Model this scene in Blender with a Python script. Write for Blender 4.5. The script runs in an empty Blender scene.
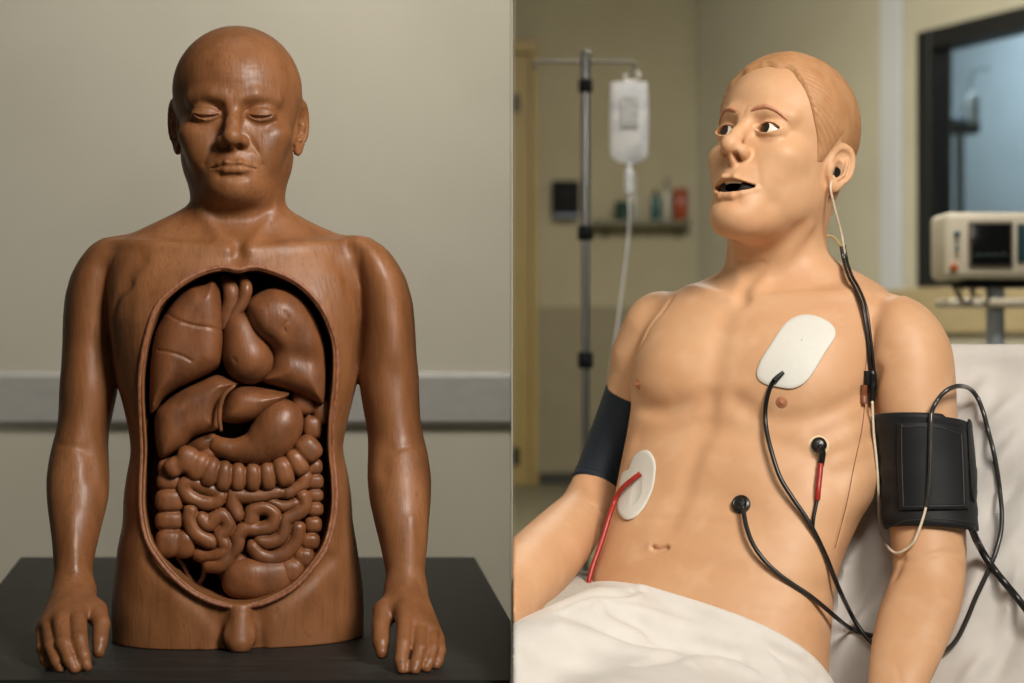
import bpy, bmesh, math, random
import numpy as np
from concurrent.futures import ThreadPoolExecutor
from mathutils import Vector, Matrix

DEV = globals().get('DEV', {})          # resolution multiplier while testing
RES = DEV.get('res', 1.0)
SC = bpy.context.scene
COL = SC.collection
PI = math.pi
random.seed(7)

# ------------------------------------------------------------------ camera
FPX, CX, CY, CAMZ = 1700.0, 512.0, 341.5, 1.13     # lens in pixels of the 1024x683 frame
TABLE_Z = 0.75

def P(px, py, Y):
    """World point at depth Y on the sight line of a photo pixel."""
    return np.array(((px - CX) / FPX * Y, Y, CAMZ - (py - CY) / FPX * Y))

def PX(p):
    p = np.asarray(p, float)
    return CX + p[..., 0] / p[..., 1] * FPX, CY - (p[..., 2] - CAMZ) / p[..., 1] * FPX

# ------------------------------------------------------------------ curves
def catmull(pts, n=8, closed=False):
    pts = np.asarray(pts, float); m = len(pts); out = []
    rng = m if closed else m - 1
    for i in range(rng):
        if closed:
            a, b, c, d = pts[(i - 1) % m], pts[i], pts[(i + 1) % m], pts[(i + 2) % m]
        else:
            b, c = pts[i], pts[i + 1]
            a = pts[i - 1] if i > 0 else 2 * b - c
            d = pts[i + 2] if i + 2 < m else 2 * c - b
        for k in range(n):
            t = k / n
            out.append(.5 * ((2 * b) + (c - a) * t + (2 * a - 5 * b + 4 * c - d) * t * t + (3 * b - a - 3 * c + d) * t ** 3))
    if not closed: out.append(pts[-1])
    return np.array(out)

# ------------------------------------------------------------------ distance fields
def ell(p, c, r, R=None):
    q = p - np.asarray(c, float)
    if R is not None: q = q @ R            # columns of R are the local axes
    r = np.asarray(r, float)
    k0 = np.sqrt(((q / r) ** 2).sum(1)); k1 = np.sqrt(((q / (r * r)) ** 2).sum(1)) + 1e-12
    return k0 * (k0 - 1) / k1

def cone(p, a, b, r1, r2):
    a = np.asarray(a, float); ab = np.asarray(b, float) - a
    t = np.clip(((p - a) @ ab) / (ab @ ab + 1e-12), 0, 1)
    q = p - a - t[:, None] * ab
    return np.sqrt((q * q).sum(1)) - (r1 + (r2 - r1) * t)

def chain(p, pts, rs, k=None):
    d = None
    for i in range(len(pts) - 1):
        e = cone(p, pts[i], pts[i + 1], rs[i], rs[i + 1])
        d = e if d is None else (np.minimum(d, e) if k is None else smin(d, e, k))
    return d

def polydist(p, pts):
    d = None
    for i in range(len(pts) - 1):
        e = cone(p, pts[i], pts[i + 1], 0, 0)
        d = e if d is None else np.minimum(d, e)
    return d

def smin(a, b, k):
    h = np.maximum(k - np.abs(a - b), 0) / k
    return np.minimum(a, b) - h * h * k * .25

def smax(a, b, k):
    return -smin(-a, -b, k)

def sstep(a, b, x):
    t = np.clip((x - a) / (b - a), 0, 1)
    return t * t * (3 - 2 * t)

def bounded(f, lo, hi, m=.03):
    """Evaluate f only near its box; elsewhere a safe lower bound of the distance."""
    lo = np.asarray(lo, float); hi = np.asarray(hi, float)
    def g(p):
        q = np.maximum(np.maximum(lo - p, p - hi), 0)
        e = np.sqrt((q * q).sum(1))
        out = e + m * .8
        s = e < m
        if s.any(): out[s] = f(p[s])
        return out
    return g

class Stroke:
    """Gaussian groove (h > 0) or ridge (h < 0) along a polyline."""
    def __init__(s, pts, w, h, taper=True):
        s.pts = np.asarray(pts, float)
        if s.pts.ndim == 1: s.pts = s.pts[None]
        s.w, s.h = w, h
        s.lo = s.pts.min(0) - 2.6 * w; s.hi = s.pts.max(0) + 2.6 * w
    def add(s, p, d):
        m = ((p > s.lo) & (p < s.hi)).all(1)
        if not m.any(): return
        q = p[m]
        if len(s.pts) == 1:
            e = np.sqrt(((q - s.pts[0]) ** 2).sum(1))
        else:
            e = polydist(q, s.pts)
        d[m] += s.h * np.exp(-(e / s.w) ** 2)

class Bump:
    """Anisotropic Gaussian swelling (h < 0 outwards)."""
    def __init__(s, c, r, h):
        s.c = np.asarray(c, float); s.r = np.asarray(r, float) * np.ones(3); s.h = h
    def add(s, p, d):
        q = (p - s.c) / s.r
        m = (np.abs(q) < 2.5).all(1)
        if m.any(): d[m] += s.h * np.exp(-(q[m] ** 2).sum(1))

class Loft:
    """Stack of horizontal super-ellipse slices; rows are
    (py, px_left, px_right, Yc, b_front, b_back, n). alpha = yaw of the lateral axis."""
    def __init__(s, rows, alpha, smooth=.010, off=0.0):
        rows = sorted(rows, key=lambda r: -r[0])
        a_ = []
        for py, l, r, Y, bf, bb, n in rows:
            mid = (l + r) / 2
            c = P(mid, py, Y)
            th = math.atan2(mid - CX, FPX)                 # sight-line angle
            W = (r - l) / 2 / FPX * Y * math.cos(th)
            rel = alpha + th                               # yaw against the sight line
            b = (bf + bb) / 2
            W2 = max(W * W - (b * math.sin(rel)) ** 2, (W * .45) ** 2)
            a = math.sqrt(W2) / math.cos(rel)
            a_.append((c[2], c[0], c[1], a, bf, bb, n))
        T = np.array(a_)
        T = T[np.argsort(T[:, 0])]
        s.z0, s.z1 = T[0, 0], T[-1, 0]
        s.zz = np.linspace(s.z0, s.z1, 500)
        dz = s.zz[1] - s.zz[0]
        w = max(1, int(smooth / dz)); kx = np.arange(-3 * w, 3 * w + 1); ker = np.exp(-(kx / w) ** 2 / 2.); ker /= ker.sum()
        cols = []
        for j in range(1, 7):
            v = np.interp(s.zz, T[:, 0], T[:, j])
            v = np.convolve(np.concatenate([2 * v[0] - v[1:3 * w + 1][::-1], v, 2 * v[-1] - v[-3 * w - 1:-1][::-1]]), ker, 'valid')
            cols.append(v)
        s.tab = np.array(cols)
        s.ca, s.sa = math.cos(alpha), math.sin(alpha)
    def at(s, z):
        return [np.interp(z, s.zz, c) for c in s.tab]
    def __call__(s, p):
        cx, cy, a, bf, bb, n = s.at(p[:, 2])
        x = p[:, 0] - cx; y = p[:, 1] - cy
        u = x * s.ca + y * s.sa; v = -x * s.sa + y * s.ca
        b = np.where(v < 0, bf, bb)
        q = (np.abs(u) / a) ** n + (np.abs(v) / b) ** n + 1e-9
        rho = q ** (1 / n)
        # distance estimate: (rho-1)/|grad rho|
        gu = (np.abs(u) / a) ** (n - 1) / a; gv = (np.abs(v) / b) ** (n - 1) / b
        g = np.sqrt(gu * gu + gv * gv) * rho ** (1 - n) + 1e-9
        d = (rho - 1) / np.maximum(g, .6 / np.maximum(a, b))
        zo = np.maximum(p[:, 2] - s.z1, s.z0 - p[:, 2])
        return np.where(zo > 0, np.sqrt(np.maximum(d, 0) ** 2 + zo * zo) , np.maximum(d, zo))
    def point(s, z, phi, off=0.0):
        """Surface point at height z, angle phi (0 = lateral right, -pi/2 = front)."""
        cx, cy, a, bf, bb, n = [float(c) for c in s.at(z)]
        cu, sv = math.cos(phi), math.sin(phi)
        b = bf if sv < 0 else bb
        rr = 1 / ((abs(cu) / (a + off)) ** n + (abs(sv) / (b + off)) ** n) ** (1 / n)
        u, v = rr * cu, rr * sv
        return np.array((cx + u * s.ca - v * s.sa, cy + u * s.sa + v * s.ca, z))

def spacing(segs):
    """segs: list of (upto, step) starting at segs[0] = start value."""
    out = [segs[0]]
    for upto, st in segs[1:]:
        n = max(1, int(round((upto - out[-1]) / (st * RES))))
        out += list(np.linspace(out[-1], upto, n + 1)[1:])
    return np.array(out)

POOL = ThreadPoolExecutor(4)
def peval(f, pts, chunk=60000):
    if len(pts) <= chunk: return f(pts)
    parts = [pts[i:i + chunk] for i in range(0, len(pts), chunk)]
    return np.concatenate(list(POOL.map(f, parts)))

def sdf_mesh(f, xs, ys, zs, block=8, slack=.004, fac=1.7, newton=2):
    nx, ny, nz = len(xs), len(ys), len(zs)
    bx, by, bz = [max(1, (n + block - 1) // block) for n in (nx, ny, nz)]
    def cen(a, nb):
        c = []; h = []
        for i in range(nb):
            s = a[i * block:min(len(a), (i + 1) * block + 1)]
            c.append((s[0] + s[-1]) / 2); h.append((s[-1] - s[0]) / 2)
        return np.array(c), np.array(h)
    (cx, hx), (cy, hy), (cz, hz) = cen(xs, bx), cen(ys, by), cen(zs, bz)
    G = np.stack(np.meshgrid(cx, cy, cz, indexing='ij'), -1).reshape(-1, 3)
    Rr = np.sqrt(hx[:, None, None] ** 2 + hy[None, :, None] ** 2 + hz[None, None, :] ** 2).ravel()
    dc = peval(f, G)
    near = (np.abs(dc) < Rr * fac + slack).reshape(bx, by, bz)
    sg = np.where(dc < 0, -1., 1.).reshape(bx, by, bz)
    rep = lambda A: np.repeat(np.repeat(np.repeat(A, block, 0), block, 1), block, 2)[:nx, :ny, :nz]
    D = rep(sg).astype(np.float32)
    M = rep(near).copy()
    M[1:] |= M[:-1].copy(); M[:, 1:] |= M[:, :-1].copy(); M[:, :, 1:] |= M[:, :, :-1].copy()
    idx = np.argwhere(M)
    pts = np.stack((xs[idx[:, 0]], ys[idx[:, 1]], zs[idx[:, 2]]), 1)
    D[idx[:, 0], idx[:, 1], idx[:, 2]] = peval(f, pts)
    S = D < 0
    cnt = np.zeros((nx - 1, ny - 1, nz - 1), np.int8)
    for a in (0, 1):
        for b in (0, 1):
            for c in (0, 1):
                cnt += S[a:nx - 1 + a, b:ny - 1 + b, c:nz - 1 + c]
    act = (cnt > 0) & (cnt < 8)
    ci = np.argwhere(act)
    ids = np.full(act.shape, -1, np.int32); ids[act] = np.arange(len(ci))
    acc = np.zeros((len(ci), 3)); num = np.zeros(len(ci))
    corners = [(a, b, c) for a in (0, 1) for b in (0, 1) for c in (0, 1)]
    ax = (xs, ys, zs)
    for p0 in corners:
        for k in range(3):
            if p0[k]: continue
            p1 = list(p0); p1[k] = 1
            A = ci + np.array(p0); B = ci + np.array(p1)
            d0 = D[A[:, 0], A[:, 1], A[:, 2]]; d1 = D[B[:, 0], B[:, 1], B[:, 2]]
            m = (d0 < 0) != (d1 < 0)
            t = d0[m] / (d0[m] - d1[m])
            for j in range(3):
                a0 = ax[j][A[m, j]]; a1 = ax[j][B[m, j]]
                acc[m, j] += a0 + (a1 - a0) * t
            num[m] += 1
    V = acc / num[:, None]
    F = []
    for k in range(3):
        sl0 = [slice(None)] * 3; sl1 = [slice(None)] * 3
        sl0[k] = slice(0, -1); sl1[k] = slice(1, None)
        ch = S[tuple(sl0)] != S[tuple(sl1)]
        e = np.argwhere(ch)
        o = [j for j in range(3) if j != k]
        ok = (e[:, o[0]] > 0) & (e[:, o[1]] > 0) & (e[:, o[0]] < ax[o[0]].size - 1) & (e[:, o[1]] < ax[o[1]].size - 1)
        e = e[ok]
        def cid(d0, d1):
            q = e.copy(); q[:, o[0]] -= d0; q[:, o[1]] -= d1
            return ids[q[:, 0], q[:, 1], q[:, 2]]
        quad = np.stack((cid(1, 1), cid(0, 1), cid(0, 0), cid(1, 0)), 1)
        ins = S[e[:, 0], e[:, 1], e[:, 2]]
        flip = ~ins if k != 1 else ins
        quad[flip] = quad[flip][:, ::-1]
        F.append(quad)
    F = np.concatenate(F)
    F = F[(F >= 0).all(1)]
    h = min(np.diff(xs).min(), np.diff(ys).min(), np.diff(zs).min())
    lim = .7 * max(np.diff(xs).max(), np.diff(ys).max(), np.diff(zs).max())
    e = .5 * h
    for _ in range(newton):
        d = peval(f, V)
        g = np.stack([peval(f, V + np.eye(3)[j] * e) - peval(f, V - np.eye(3)[j] * e) for j in range(3)], 1) / (2 * e)
        g2 = (g * g).sum(1) + .05
        st = -(d / g2)[:, None] * g
        L = np.sqrt((st * st).sum(1)) + 1e-12
        st *= np.minimum(1, .6 * h / L)[:, None]
        V = V + st * .9
    return V, F

def trace(f, pxy, y0=1.7, y1=3.2, off=0.0):
    """Where the sight lines of the photo pixels meet the field f (plus off outwards)."""
    pxy = np.asarray(pxy, float)
    dirs = np.stack(((pxy[:, 0] - CX) / FPX, np.ones(len(pxy)), -(pxy[:, 1] - CY) / FPX), 1)
    t = np.full(len(pxy), y0)
    o = np.array((0, 0, CAMZ))
    for _ in range(90):
        d = f(o + dirs * t[:, None]) - off
        t = np.minimum(t + np.clip(d, -.02, .05) * .6, y1)
    return o + dirs * t[:, None]

def grad(f, p, e=.002):
    g = np.stack([f(p + np.eye(3)[j] * e) - f(p - np.eye(3)[j] * e) for j in range(3)], 1)
    return g / (np.sqrt((g * g).sum(1))[:, None] + 1e-9)

# ------------------------------------------------------------------ objects
def mesh_obj(name, V, F, mat, parent=None, smooth=True, sharp=None):
    me = bpy.data.meshes.new(name)
    V = np.asarray(V, float)
    if isinstance(F, np.ndarray):
        me.vertices.add(len(V)); me.vertices.foreach_set('co', V.ravel())
        n = F.shape[1]
        me.loops.add(F.size); me.loops.foreach_set('vertex_index', F.ravel().astype(np.int32))
        me.polygons.add(len(F)); me.polygons.foreach_set('loop_start', np.arange(0, F.size, n, dtype=np.int32))
        me.update(calc_edges=True); me.validate()
    else:
        me.from_pydata([tuple(v) for v in V], [], [tuple(int(i) for i in f) for f in F])
    if smooth: me.polygons.foreach_set('use_smooth', [True] * len(me.polygons))
    me.materials.append(mat); me.update()
    if sharp is not None and smooth:
        me.set_sharp_from_angle(angle=math.radians(sharp))
    o = bpy.data.objects.new(name, me); COL.objects.link(o)
    if parent is not None: put(o, parent)
    return o

def put(o, parent):
    o.parent = parent
    o.matrix_parent_inverse = Matrix.Translation(parent.location).inverted() if parent.type == 'EMPTY' else Matrix.Identity(4)

def thing(name, label, cat, loc=(0, 0, 0), group=None):
    o = bpy.data.objects.new(name, None); COL.objects.link(o)
    o.location = tuple(float(v) for v in loc); o.empty_display_size = .05
    o['label'] = label; o['category'] = cat
    if group: o['group'] = group
    return o

def tag(o, label, cat, group=None):
    o['label'] = label; o['category'] = cat
    if group: o['group'] = group
    return o

def struct(o):
    o['kind'] = 'structure'; return o

class MB:
    """Collects primitives into one mesh."""
    def __init__(s): s.V = []; s.F = []
    def add(s, V, F):
        n = len(s.V); s.V += [tuple(v) for v in V]; s.F += [tuple(i + n for i in f) for f in F]; return s
    def box(s, lo, hi, bev=0.0, M=None):
        bm = bmesh.new(); bmesh.ops.create_cube(bm, size=1)
        for v in bm.verts:
            v.co = Vector([(lo[i] + hi[i]) / 2 + v.co[i] * (hi[i] - lo[i]) for i in range(3)])
        if bev: bmesh.ops.bevel(bm, geom=bm.edges[:], offset=bev, segments=3, affect='EDGES', profile=.5)
        if M is not None: bmesh.ops.transform(bm, matrix=M, verts=bm.verts)
        bm.verts.index_update()
        s.add([v.co[:] for v in bm.verts], [[v.index for v in f.verts] for f in bm.faces]); bm.free(); return s
    def prism(s, poly, lo, hi, axis=2):
        """Extrude a 2-D polygon along an axis."""
        n = len(poly); V = []
        for h in (lo, hi):
            for a, b in poly:
                V.append((a, b, h) if axis == 2 else ((a, h, b) if axis == 1 else (h, a, b)))
        F = [list(range(n))[::-1], list(range(n, 2 * n))] + [[i, (i + 1) % n, (i + 1) % n + n, i + n] for i in range(n)]
        return s.add(V, F)
    def lathe(s, prof, c, axis=2, n=28, arc=None):
        """prof: list of (radius, height)."""
        V = []; F = []
        m = len(prof)
        for i in range(n):
            t = 2 * PI * i / n
            for r, h in prof:
                a, b = r * math.cos(t), r * math.sin(t)
                v = (a, b, h) if axis == 2 else ((a, h, b) if axis == 1 else (h, a, b))
                V.append((v[0] + c[0], v[1] + c[1], v[2] + c[2]))
        for i in range(n):
            j = (i + 1) % n
            for k in range(m - 1):
                F.append((i * m + k, j * m + k, j * m + k + 1, i * m + k + 1))
        F.append([i * m for i in range(n)][::-1]); F.append([i * m + m - 1 for i in range(n)])
        return s.add(V, F)
    def tube(s, pts, r, n=10, closed=False, cap=True, flat=1.0):
        pts = np.asarray(pts, float); m = len(pts)
        rs = np.ones(m) * np.asarray(r, float)
        T = np.gradient(pts, axis=0)
        if closed: T = np.roll(pts, -1, 0) - np.roll(pts, 1, 0)
        T /= np.linalg.norm(T, axis=1)[:, None] + 1e-12
        up = np.array((0, 0, 1.)) if abs(T[0, 2]) < .9 else np.array((0, 1., 0))
        N = np.cross(T[0], up); N /= np.linalg.norm(N)
        V = []; F = []
        for i in range(m):
            N = N - T[i] * (N @ T[i]); N /= np.linalg.norm(N) + 1e-12
            B = np.cross(T[i], N)
            for k in range(n):
                a = 2 * PI * k / n
                V.append(pts[i] + rs[i] * (math.cos(a) * N + math.sin(a) * B * flat))
        for i in range(m if closed else m - 1):
            j = (i + 1) % m
            for k in range(n):
                l = (k + 1) % n
                F.append((i * n + k, i * n + l, j * n + l, j * n + k))
        if cap and not closed:
            F.append(list(range(n))[::-1]); F.append([(m - 1) * n + k for k in range(n)])
        return s.add(V, F)
    def build(s, name, mat, parent=None, smooth=True, sharp=35):
        o = mesh_obj(name, s.V, s.F, mat, parent, smooth, sharp)
        bm = bmesh.new(); bm.from_mesh(o.data)
        bmesh.ops.recalc_face_normals(bm, faces=bm.faces[:]); bm.to_mesh(o.data); bm.free()
        return o

# ------------------------------------------------------------------ materials
def srgb(r, g, b):
    f = lambda c: (c / 255 / 12.92) if c / 255 <= .04045 else ((c / 255 + .055) / 1.055) ** 2.4
    return (f(r), f(g), f(b), 1)

def mat(name, col, rough=.5, metal=0.0, spec=.5, noise=None, bump=None, coat=0.0, trans=0.0, sss=0.0, sheen=0.0, emit=None, ior=None, rvar=None):
    """noise: (second colour, scale xyz, detail, lo, hi); bump: (scale xyz, strength, distance)."""
    m = bpy.data.materials.new(name); m.use_nodes = True
    nt = m.node_tree; b = nt.nodes['Principled BSDF']
    b.inputs['Base Color'].default_value = col
    b.inputs['Roughness'].default_value = rough; b.inputs['Metallic'].default_value = metal
    b.inputs['Specular IOR Level'].default_value = spec
    b.inputs['Coat Weight'].default_value = coat; b.inputs['Coat Roughness'].default_value = .25
    b.inputs['Transmission Weight'].default_value = trans
    if ior: b.inputs['IOR'].default_value = ior
    if sheen: b.inputs['Sheen Weight'].default_value = sheen
    if sss:
        b.inputs['Subsurface Weight'].default_value = sss
        b.inputs['Subsurface Radius'].default_value = (.012, .005, .003)
        b.inputs['Subsurface Scale'].default_value = 1.0
    if emit:
        b.inputs['Emission Color'].default_value = emit[0]; b.inputs['Emission Strength'].default_value = emit[1]
    tc = nt.nodes.new('ShaderNodeTexCoord')
    def tex(scale, detail):
        mp = nt.nodes.new('ShaderNodeMapping'); mp.inputs['Scale'].default_value = scale
        nt.links.new(tc.outputs['Object'], mp.inputs[0])
        n = nt.nodes.new('ShaderNodeTexNoise'); n.inputs['Scale'].default_value = 1; n.inputs['Detail'].default_value = detail
        nt.links.new(mp.outputs[0], n.inputs['Vector']); return n
    if noise:
        lays = noise if isinstance(noise, list) else [noise]
        cur = None
        for c2, sc, det, lo, hi in lays:
            n = tex(sc, det)
            mr = nt.nodes.new('ShaderNodeMapRange'); mr.inputs[1].default_value = lo; mr.inputs[2].default_value = hi
            nt.links.new(n.outputs['Fac'], mr.inputs[0])
            mx = nt.nodes.new('ShaderNodeMix'); mx.data_type = 'RGBA'
            nt.links.new(mr.outputs[0], mx.inputs['Factor'])
            if cur is None: mx.inputs['A'].default_value = col
            else: nt.links.new(cur, mx.inputs['A'])
            mx.inputs['B'].default_value = c2
            cur = mx.outputs['Result']
        nt.links.new(cur, b.inputs['Base Color'])
    if rvar:
        n = tex(rvar[0], 4)
        mr = nt.nodes.new('ShaderNodeMapRange'); mr.inputs[1].default_value = .3; mr.inputs[2].default_value = .7
        mr.inputs[3].default_value = rvar[1]; mr.inputs[4].default_value = rvar[2]
        nt.links.new(n.outputs['Fac'], mr.inputs[0]); nt.links.new(mr.outputs[0], b.inputs['Roughness'])
    if bump:
        lays = bump if isinstance(bump, list) else [bump]
        prev = None
        for sc, st, dist in lays:
            n = tex(sc, 4)
            bp = nt.nodes.new('ShaderNodeBump'); bp.inputs['Strength'].default_value = st; bp.inputs['Distance'].default_value = dist
            nt.links.new(n.outputs['Fac'], bp.inputs['Height'])
            if prev: nt.links.new(prev.outputs[0], bp.inputs['Normal'])
            prev = bp
        nt.links.new(prev.outputs[0], b.inputs['Normal'])
    return m
# ------------------------------------------------------------------ heads (head frame in mm, x to viewer's right, -y out of the face, z up, eyes at z = 0)
class Head:
    def __init__(s, c, yaw, pitch=0, roll=0, scale=1.0, **kw):
        s.c = np.asarray(c, float); s.k = scale / 1000
        a, p, r = math.radians(yaw), math.radians(pitch), math.radians(roll)
        X = np.array((math.cos(a), math.sin(a), 0)); Fw = np.array((math.sin(a), -math.cos(a), 0)); Z = np.array((0, 0, 1.))
        F2 = Fw * math.cos(p) + Z * math.sin(p); Z2 = Z * math.cos(p) - Fw * math.sin(p)
        X2 = X * math.cos(r) + Z2 * math.sin(r); Z3 = Z2 * math.cos(r) - X * math.sin(r)
        s.R = np.stack((X2, -F2, Z3), 1)           # columns: local axes in world
        s.o = dict(eye='open', mouth=0.0, ex=32, ew=15.5, wide=1.0, chin=-108, top=120, nose=1.0, noseLen=0, earz=-6, eary=14, earl=30, jaw=1.0, old=0, fw=65, fz=1.0, lid_u=6.2, lid_l=4.6, cy=14, cl=97, chiny=-70, crease=3.2, cheek=0, mdrop=0, np=0, cbx=48, brow=9, root=5.5, inner=7, fcx=34, cut=3, mcy=-80)
        s.o.update(kw)
        s.strokes = []; s.bumps = []
        s._details()
    def loc(s, p):
        q = ((p - s.c) @ s.R) / s.k
        if s.o['fz'] != 1: q[:, 2] = np.where(q[:, 2] < 0, q[:, 2] / s.o['fz'], q[:, 2])
        return q
    def world(s, q):
        q = np.array(q, float); q[..., 2] = np.where(q[..., 2] < 0, q[..., 2] * s.o['fz'], q[..., 2])
        return (q * s.k) @ s.R.T + s.c
    def _details(s):
        o = s.o; S, B = s.strokes, s.bumps
        ex, ew = o['ex'], o['ew']
        for g in (-1, 1):
            if o['eye'] == 'open':
                # crease above the lid, fold under the eye
                S.append(Stroke([(g * (ex - ew - 1), -79, 5), (g * (ex - 5), -85, 10.5), (g * (ex + 6), -83, 10), (g * (ex + ew + 2), -72, 3)], 1.9, 1.5))
                S.append(Stroke([(g * (ex - ew), -80, -7), (g * ex, -83, -11), (g * (ex + ew), -74, -7)], 2.4, .9))
            else:
                S.append(Stroke([(g * (ex - ew - 1), -79, 4), (g * (ex - 6), -84, 9), (g * (ex + 6), -83, 9), (g * (ex + ew + 3), -70, 2)], 1.8, 2.5))
                S.append(Stroke([(g * (ex - ew - 2), -81, -7), (g * (ex - 6), -84, -14), (g * (ex + 8), -81, -14), (g * (ex + ew), -74, -9)], 2.2, 1.5))
                S.append(Stroke([(g * (ex - ew - 2), -84, -12), (g * (ex - 2), -84, -20), (g * (ex + 12), -77, -20)], 3.5, .5))
            # nose wing crease and smile fold
            L_ = o['noseLen']; N_ = o['nose']
            S.append(Stroke([(g * 18 * N_, -86, -28 - L_), (g * 22 * N_, -84, -37 - L_), (g * 19 * N_, -86, -46 - L_)], 3.2, 1.1))
            d = 2.3 if o['old'] else .5
            S.append(Stroke([(g * 22, -86, -36 - L_), (g * 30, -80, -50), (g * 34, -76, -62)], 4.0, d))
            S.append(Stroke([(g * 30, -80, -70), (g * 33, -77, -80)], 4.0, d * .25))
            # temple hollow
            B.append(Bump((g * 72, -48, 14), (22, 22, 24), 1.4))
        # philtrum, fold under the lower lip, chin
        S.append(Stroke([(0, -98, -49), (0, -99, -57)], 3.0, 1.3))
        S.append(Stroke([(-15, -86, -83 + o['chin'] + 108), (0, -90, -85 + o['chin'] + 108), (15, -86, -83 + o['chin'] + 108)], 5.5, o['crease']))
        if o['old']:
            S.append(Stroke([(-5.5, -92, 28), (-5, -92, 14)], 1.8, .45)); S.append(Stroke([(4, -92, 26), (4.5, -92, 14)], 1.8, .45))
            for z, w in ((46, 30), (56, 34), (36, 24)):
                S.append(Stroke([(-w, -80, z + 2), (-w / 2, -89, z), (0, -92, z + 1), (w / 2, -89, z), (w, -80, z + 2)], 1.6, .22))
        else:
            S.append(Stroke([(-12, -88, 38), (0, -92, 37), (12, -88, 38)], 4, .3))
    def lids(s, x):
        o = s.o
        t = np.clip(np.abs(x) / o['ew'], 0, 1)
        if o['eye'] == 'open':
            return o['lid_u'] * (1 - t ** 2.2) - .3, -o['lid_l'] * (1 - t ** 2.0) - .3
        return -3.0 * (1 - t ** 2.2) - .4, -7.4 * (1 - t ** 2.0) - .6
    def field(s, p):
        o = s.o; q = s.loc(p)
        d = s.raw(q)
        for x in s.bumps: x.add(q, d)
        for x in s.strokes: x.add(q, d)
        return d * s.k
    def raw(s, q, ear=True):
        o = s.o; W = o['wide']; ch = o['chin'] + 108
        m = q.copy(); m[:, 0] = np.abs(m[:, 0])           # symmetric head
        top = o['top']
        d = ell(m, (0, o['cy'], 38), (79 * W, o['cl'], top - 38))
        d = smin(d, ell(m, (0, -16, 40), (70 * W, 71, 64)), 24)
        d = smin(d, ell(m, (0, -22, -25), (o['fw'], 62, 82)), 18)
        # jaw
        J = o['jaw']
        d = smin(d, cone(m, (o['fw'] - 19, 0, -54 + ch * .6), (22, -60, -92 + ch), 15, 15), 30)
        d = smin(d, cone(m, (0, 0, -62), (0, -62, -92 + ch), 40, 18), 24)
        d = smin(d, ell(m, (0, o['chiny'], -93 + ch), (25, 20, 17)), 16)
        if o['cheek']: d = smin(d, ell(m, (46, -22, -40), (12 + o['cheek'], 32, 34)), 22)
        # muzzle, cheek bones, brow
        d = smin(d, ell(m, (0, -62, -60), (33, 32, 30)), 14)
        d = smin(d, ell(m, (o['cbx'] * W, -54, -24), (20, 22, 15)), 20)
        d = smin(d, ell(m, (o['fcx'] * W, -62 + (34 - o['fcx']), -45), (o['fcx'] - 12, 18, 24)), 18)
        d = smin(d, ell(m, (15, -68, -80 + ch * .5), (18, 15, 15)), 12)
        d = smin(d, chain(m, [(7, -84, 17), (26, -81, 22), (48 * W, -64, 20)], [7.6, 9, 8.4]), 12)
        # eye sockets
        ex, ew = o['ex'], o['ew']
        d = smax(d, -ell(m, (ex - 1, -96, 0), (21, 17, 13.5)), 10)
        d = smax(d, -ell(m, (17, -99, 0), (o['inner'], 13, 11)), 8)
        # lids over the eyeball
        e = m - np.array((ex, -71.5, 0))
        lid = ell(e, (0, 0, -.5), (ew + 2.5, 14.6, 14.2))
        d = smin(d, lid, 5)
        zu, zl = s.lids(e[:, 0])
        fis = np.maximum(np.maximum(e[:, 2] - zu, zl - e[:, 2]), np.abs(e[:, 0]) - ew)
        if o['eye'] == 'open':
            inside = np.maximum(fis, e[:, 1] + o['cut'])                 # opened through to the eyeball
            d = smax(d, -inside, 1.2)
            rim = np.abs(np.where(e[:, 2] > (zu + zl) / 2, e[:, 2] - zu - .9, zl - .9 - e[:, 2]))
            msk = (np.abs(e[:, 0]) < ew + 2) & (e[:, 1] < -4)
            d = d - np.where(msk, 1.0 * np.exp(-(rim / 1.3) ** 2), 0)
        else:
            sh = ell(e, (0, 0, -.5), (ew + 1, 11.4, 12.2))
            d = smax(d, -np.maximum(fis, -(sh)), 1.0)             # shallow slit, carved eyeball behind
            rim = np.abs(e[:, 2] - zu - 1.0)
            msk = (np.abs(e[:, 0]) < ew + 1) & (e[:, 1] < -4)
            d = d - np.where(msk, 1.3 * np.exp(-(rim / 1.3) ** 2), 0)
            rim = np.abs(e[:, 2] - zl + 1.2)
            d = d - np.where(msk, .9 * np.exp(-(rim / 1.4) ** 2), 0)
        # nose
        N = o['nose']; L = o['noseLen']
        q_ = o['np']
        d = smin(d, chain(m, [(0, -80, 16), (0, -84 - q_ * .45, 3), (0, -93 - q_ * .9, -16 - L * .5), (0, -100 - q_, -31 - L)], [7.5, (o['root'] + 1.5) * N, 8.8 * N, 10.5 * N], 4), 10)
        d = smin(d, ell(m, (0, -104 - o['np'], -34 - L), (9.8 * N, 9.2, 8.6)), 7)
        d = smin(d, ell(m, (12.6 * N, -92 - o['np'] * .4, -37.5 - L), (7.2 * N, 11.5, 7.6)), 6.5)
        d = smin(d, cone(m, (0, -100 - o['np'] * .8, -40 - L), (0, -90, -48 - L * .5), 4.6, 4.2), 4)
        d = smax(d, -ell(m, (7.6 * N, -98 - o['np'] * .5, -44.5 - L), (4.0 * N, 6.5, 4.6)), 2.2)
        # lips
        mo = o['mouth']; mw = o.get('mw', 26)
        zc = -66
        md = o['mdrop']
        up = [(mw, o['mcy'], zc - .5 - md), (mw * .6, -89.5, zc + 1.6), (8, -95, zc + 3.6 + mo * .3), (0, -95.2, zc + 2.8 + mo * .3)]
        lo = [(mw, o['mcy'], zc - 1 - mo * .2 - md), (mw * .6, -88.5, zc - 3.6 - mo * .75), (9, -92.5, zc - 5.2 - mo), (0, -93, zc - 5.4 - mo)]
        d = smin(d, chain(m, up, [1.2, 2.4, 3.2, 3.0], 3), 4.5)
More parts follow.
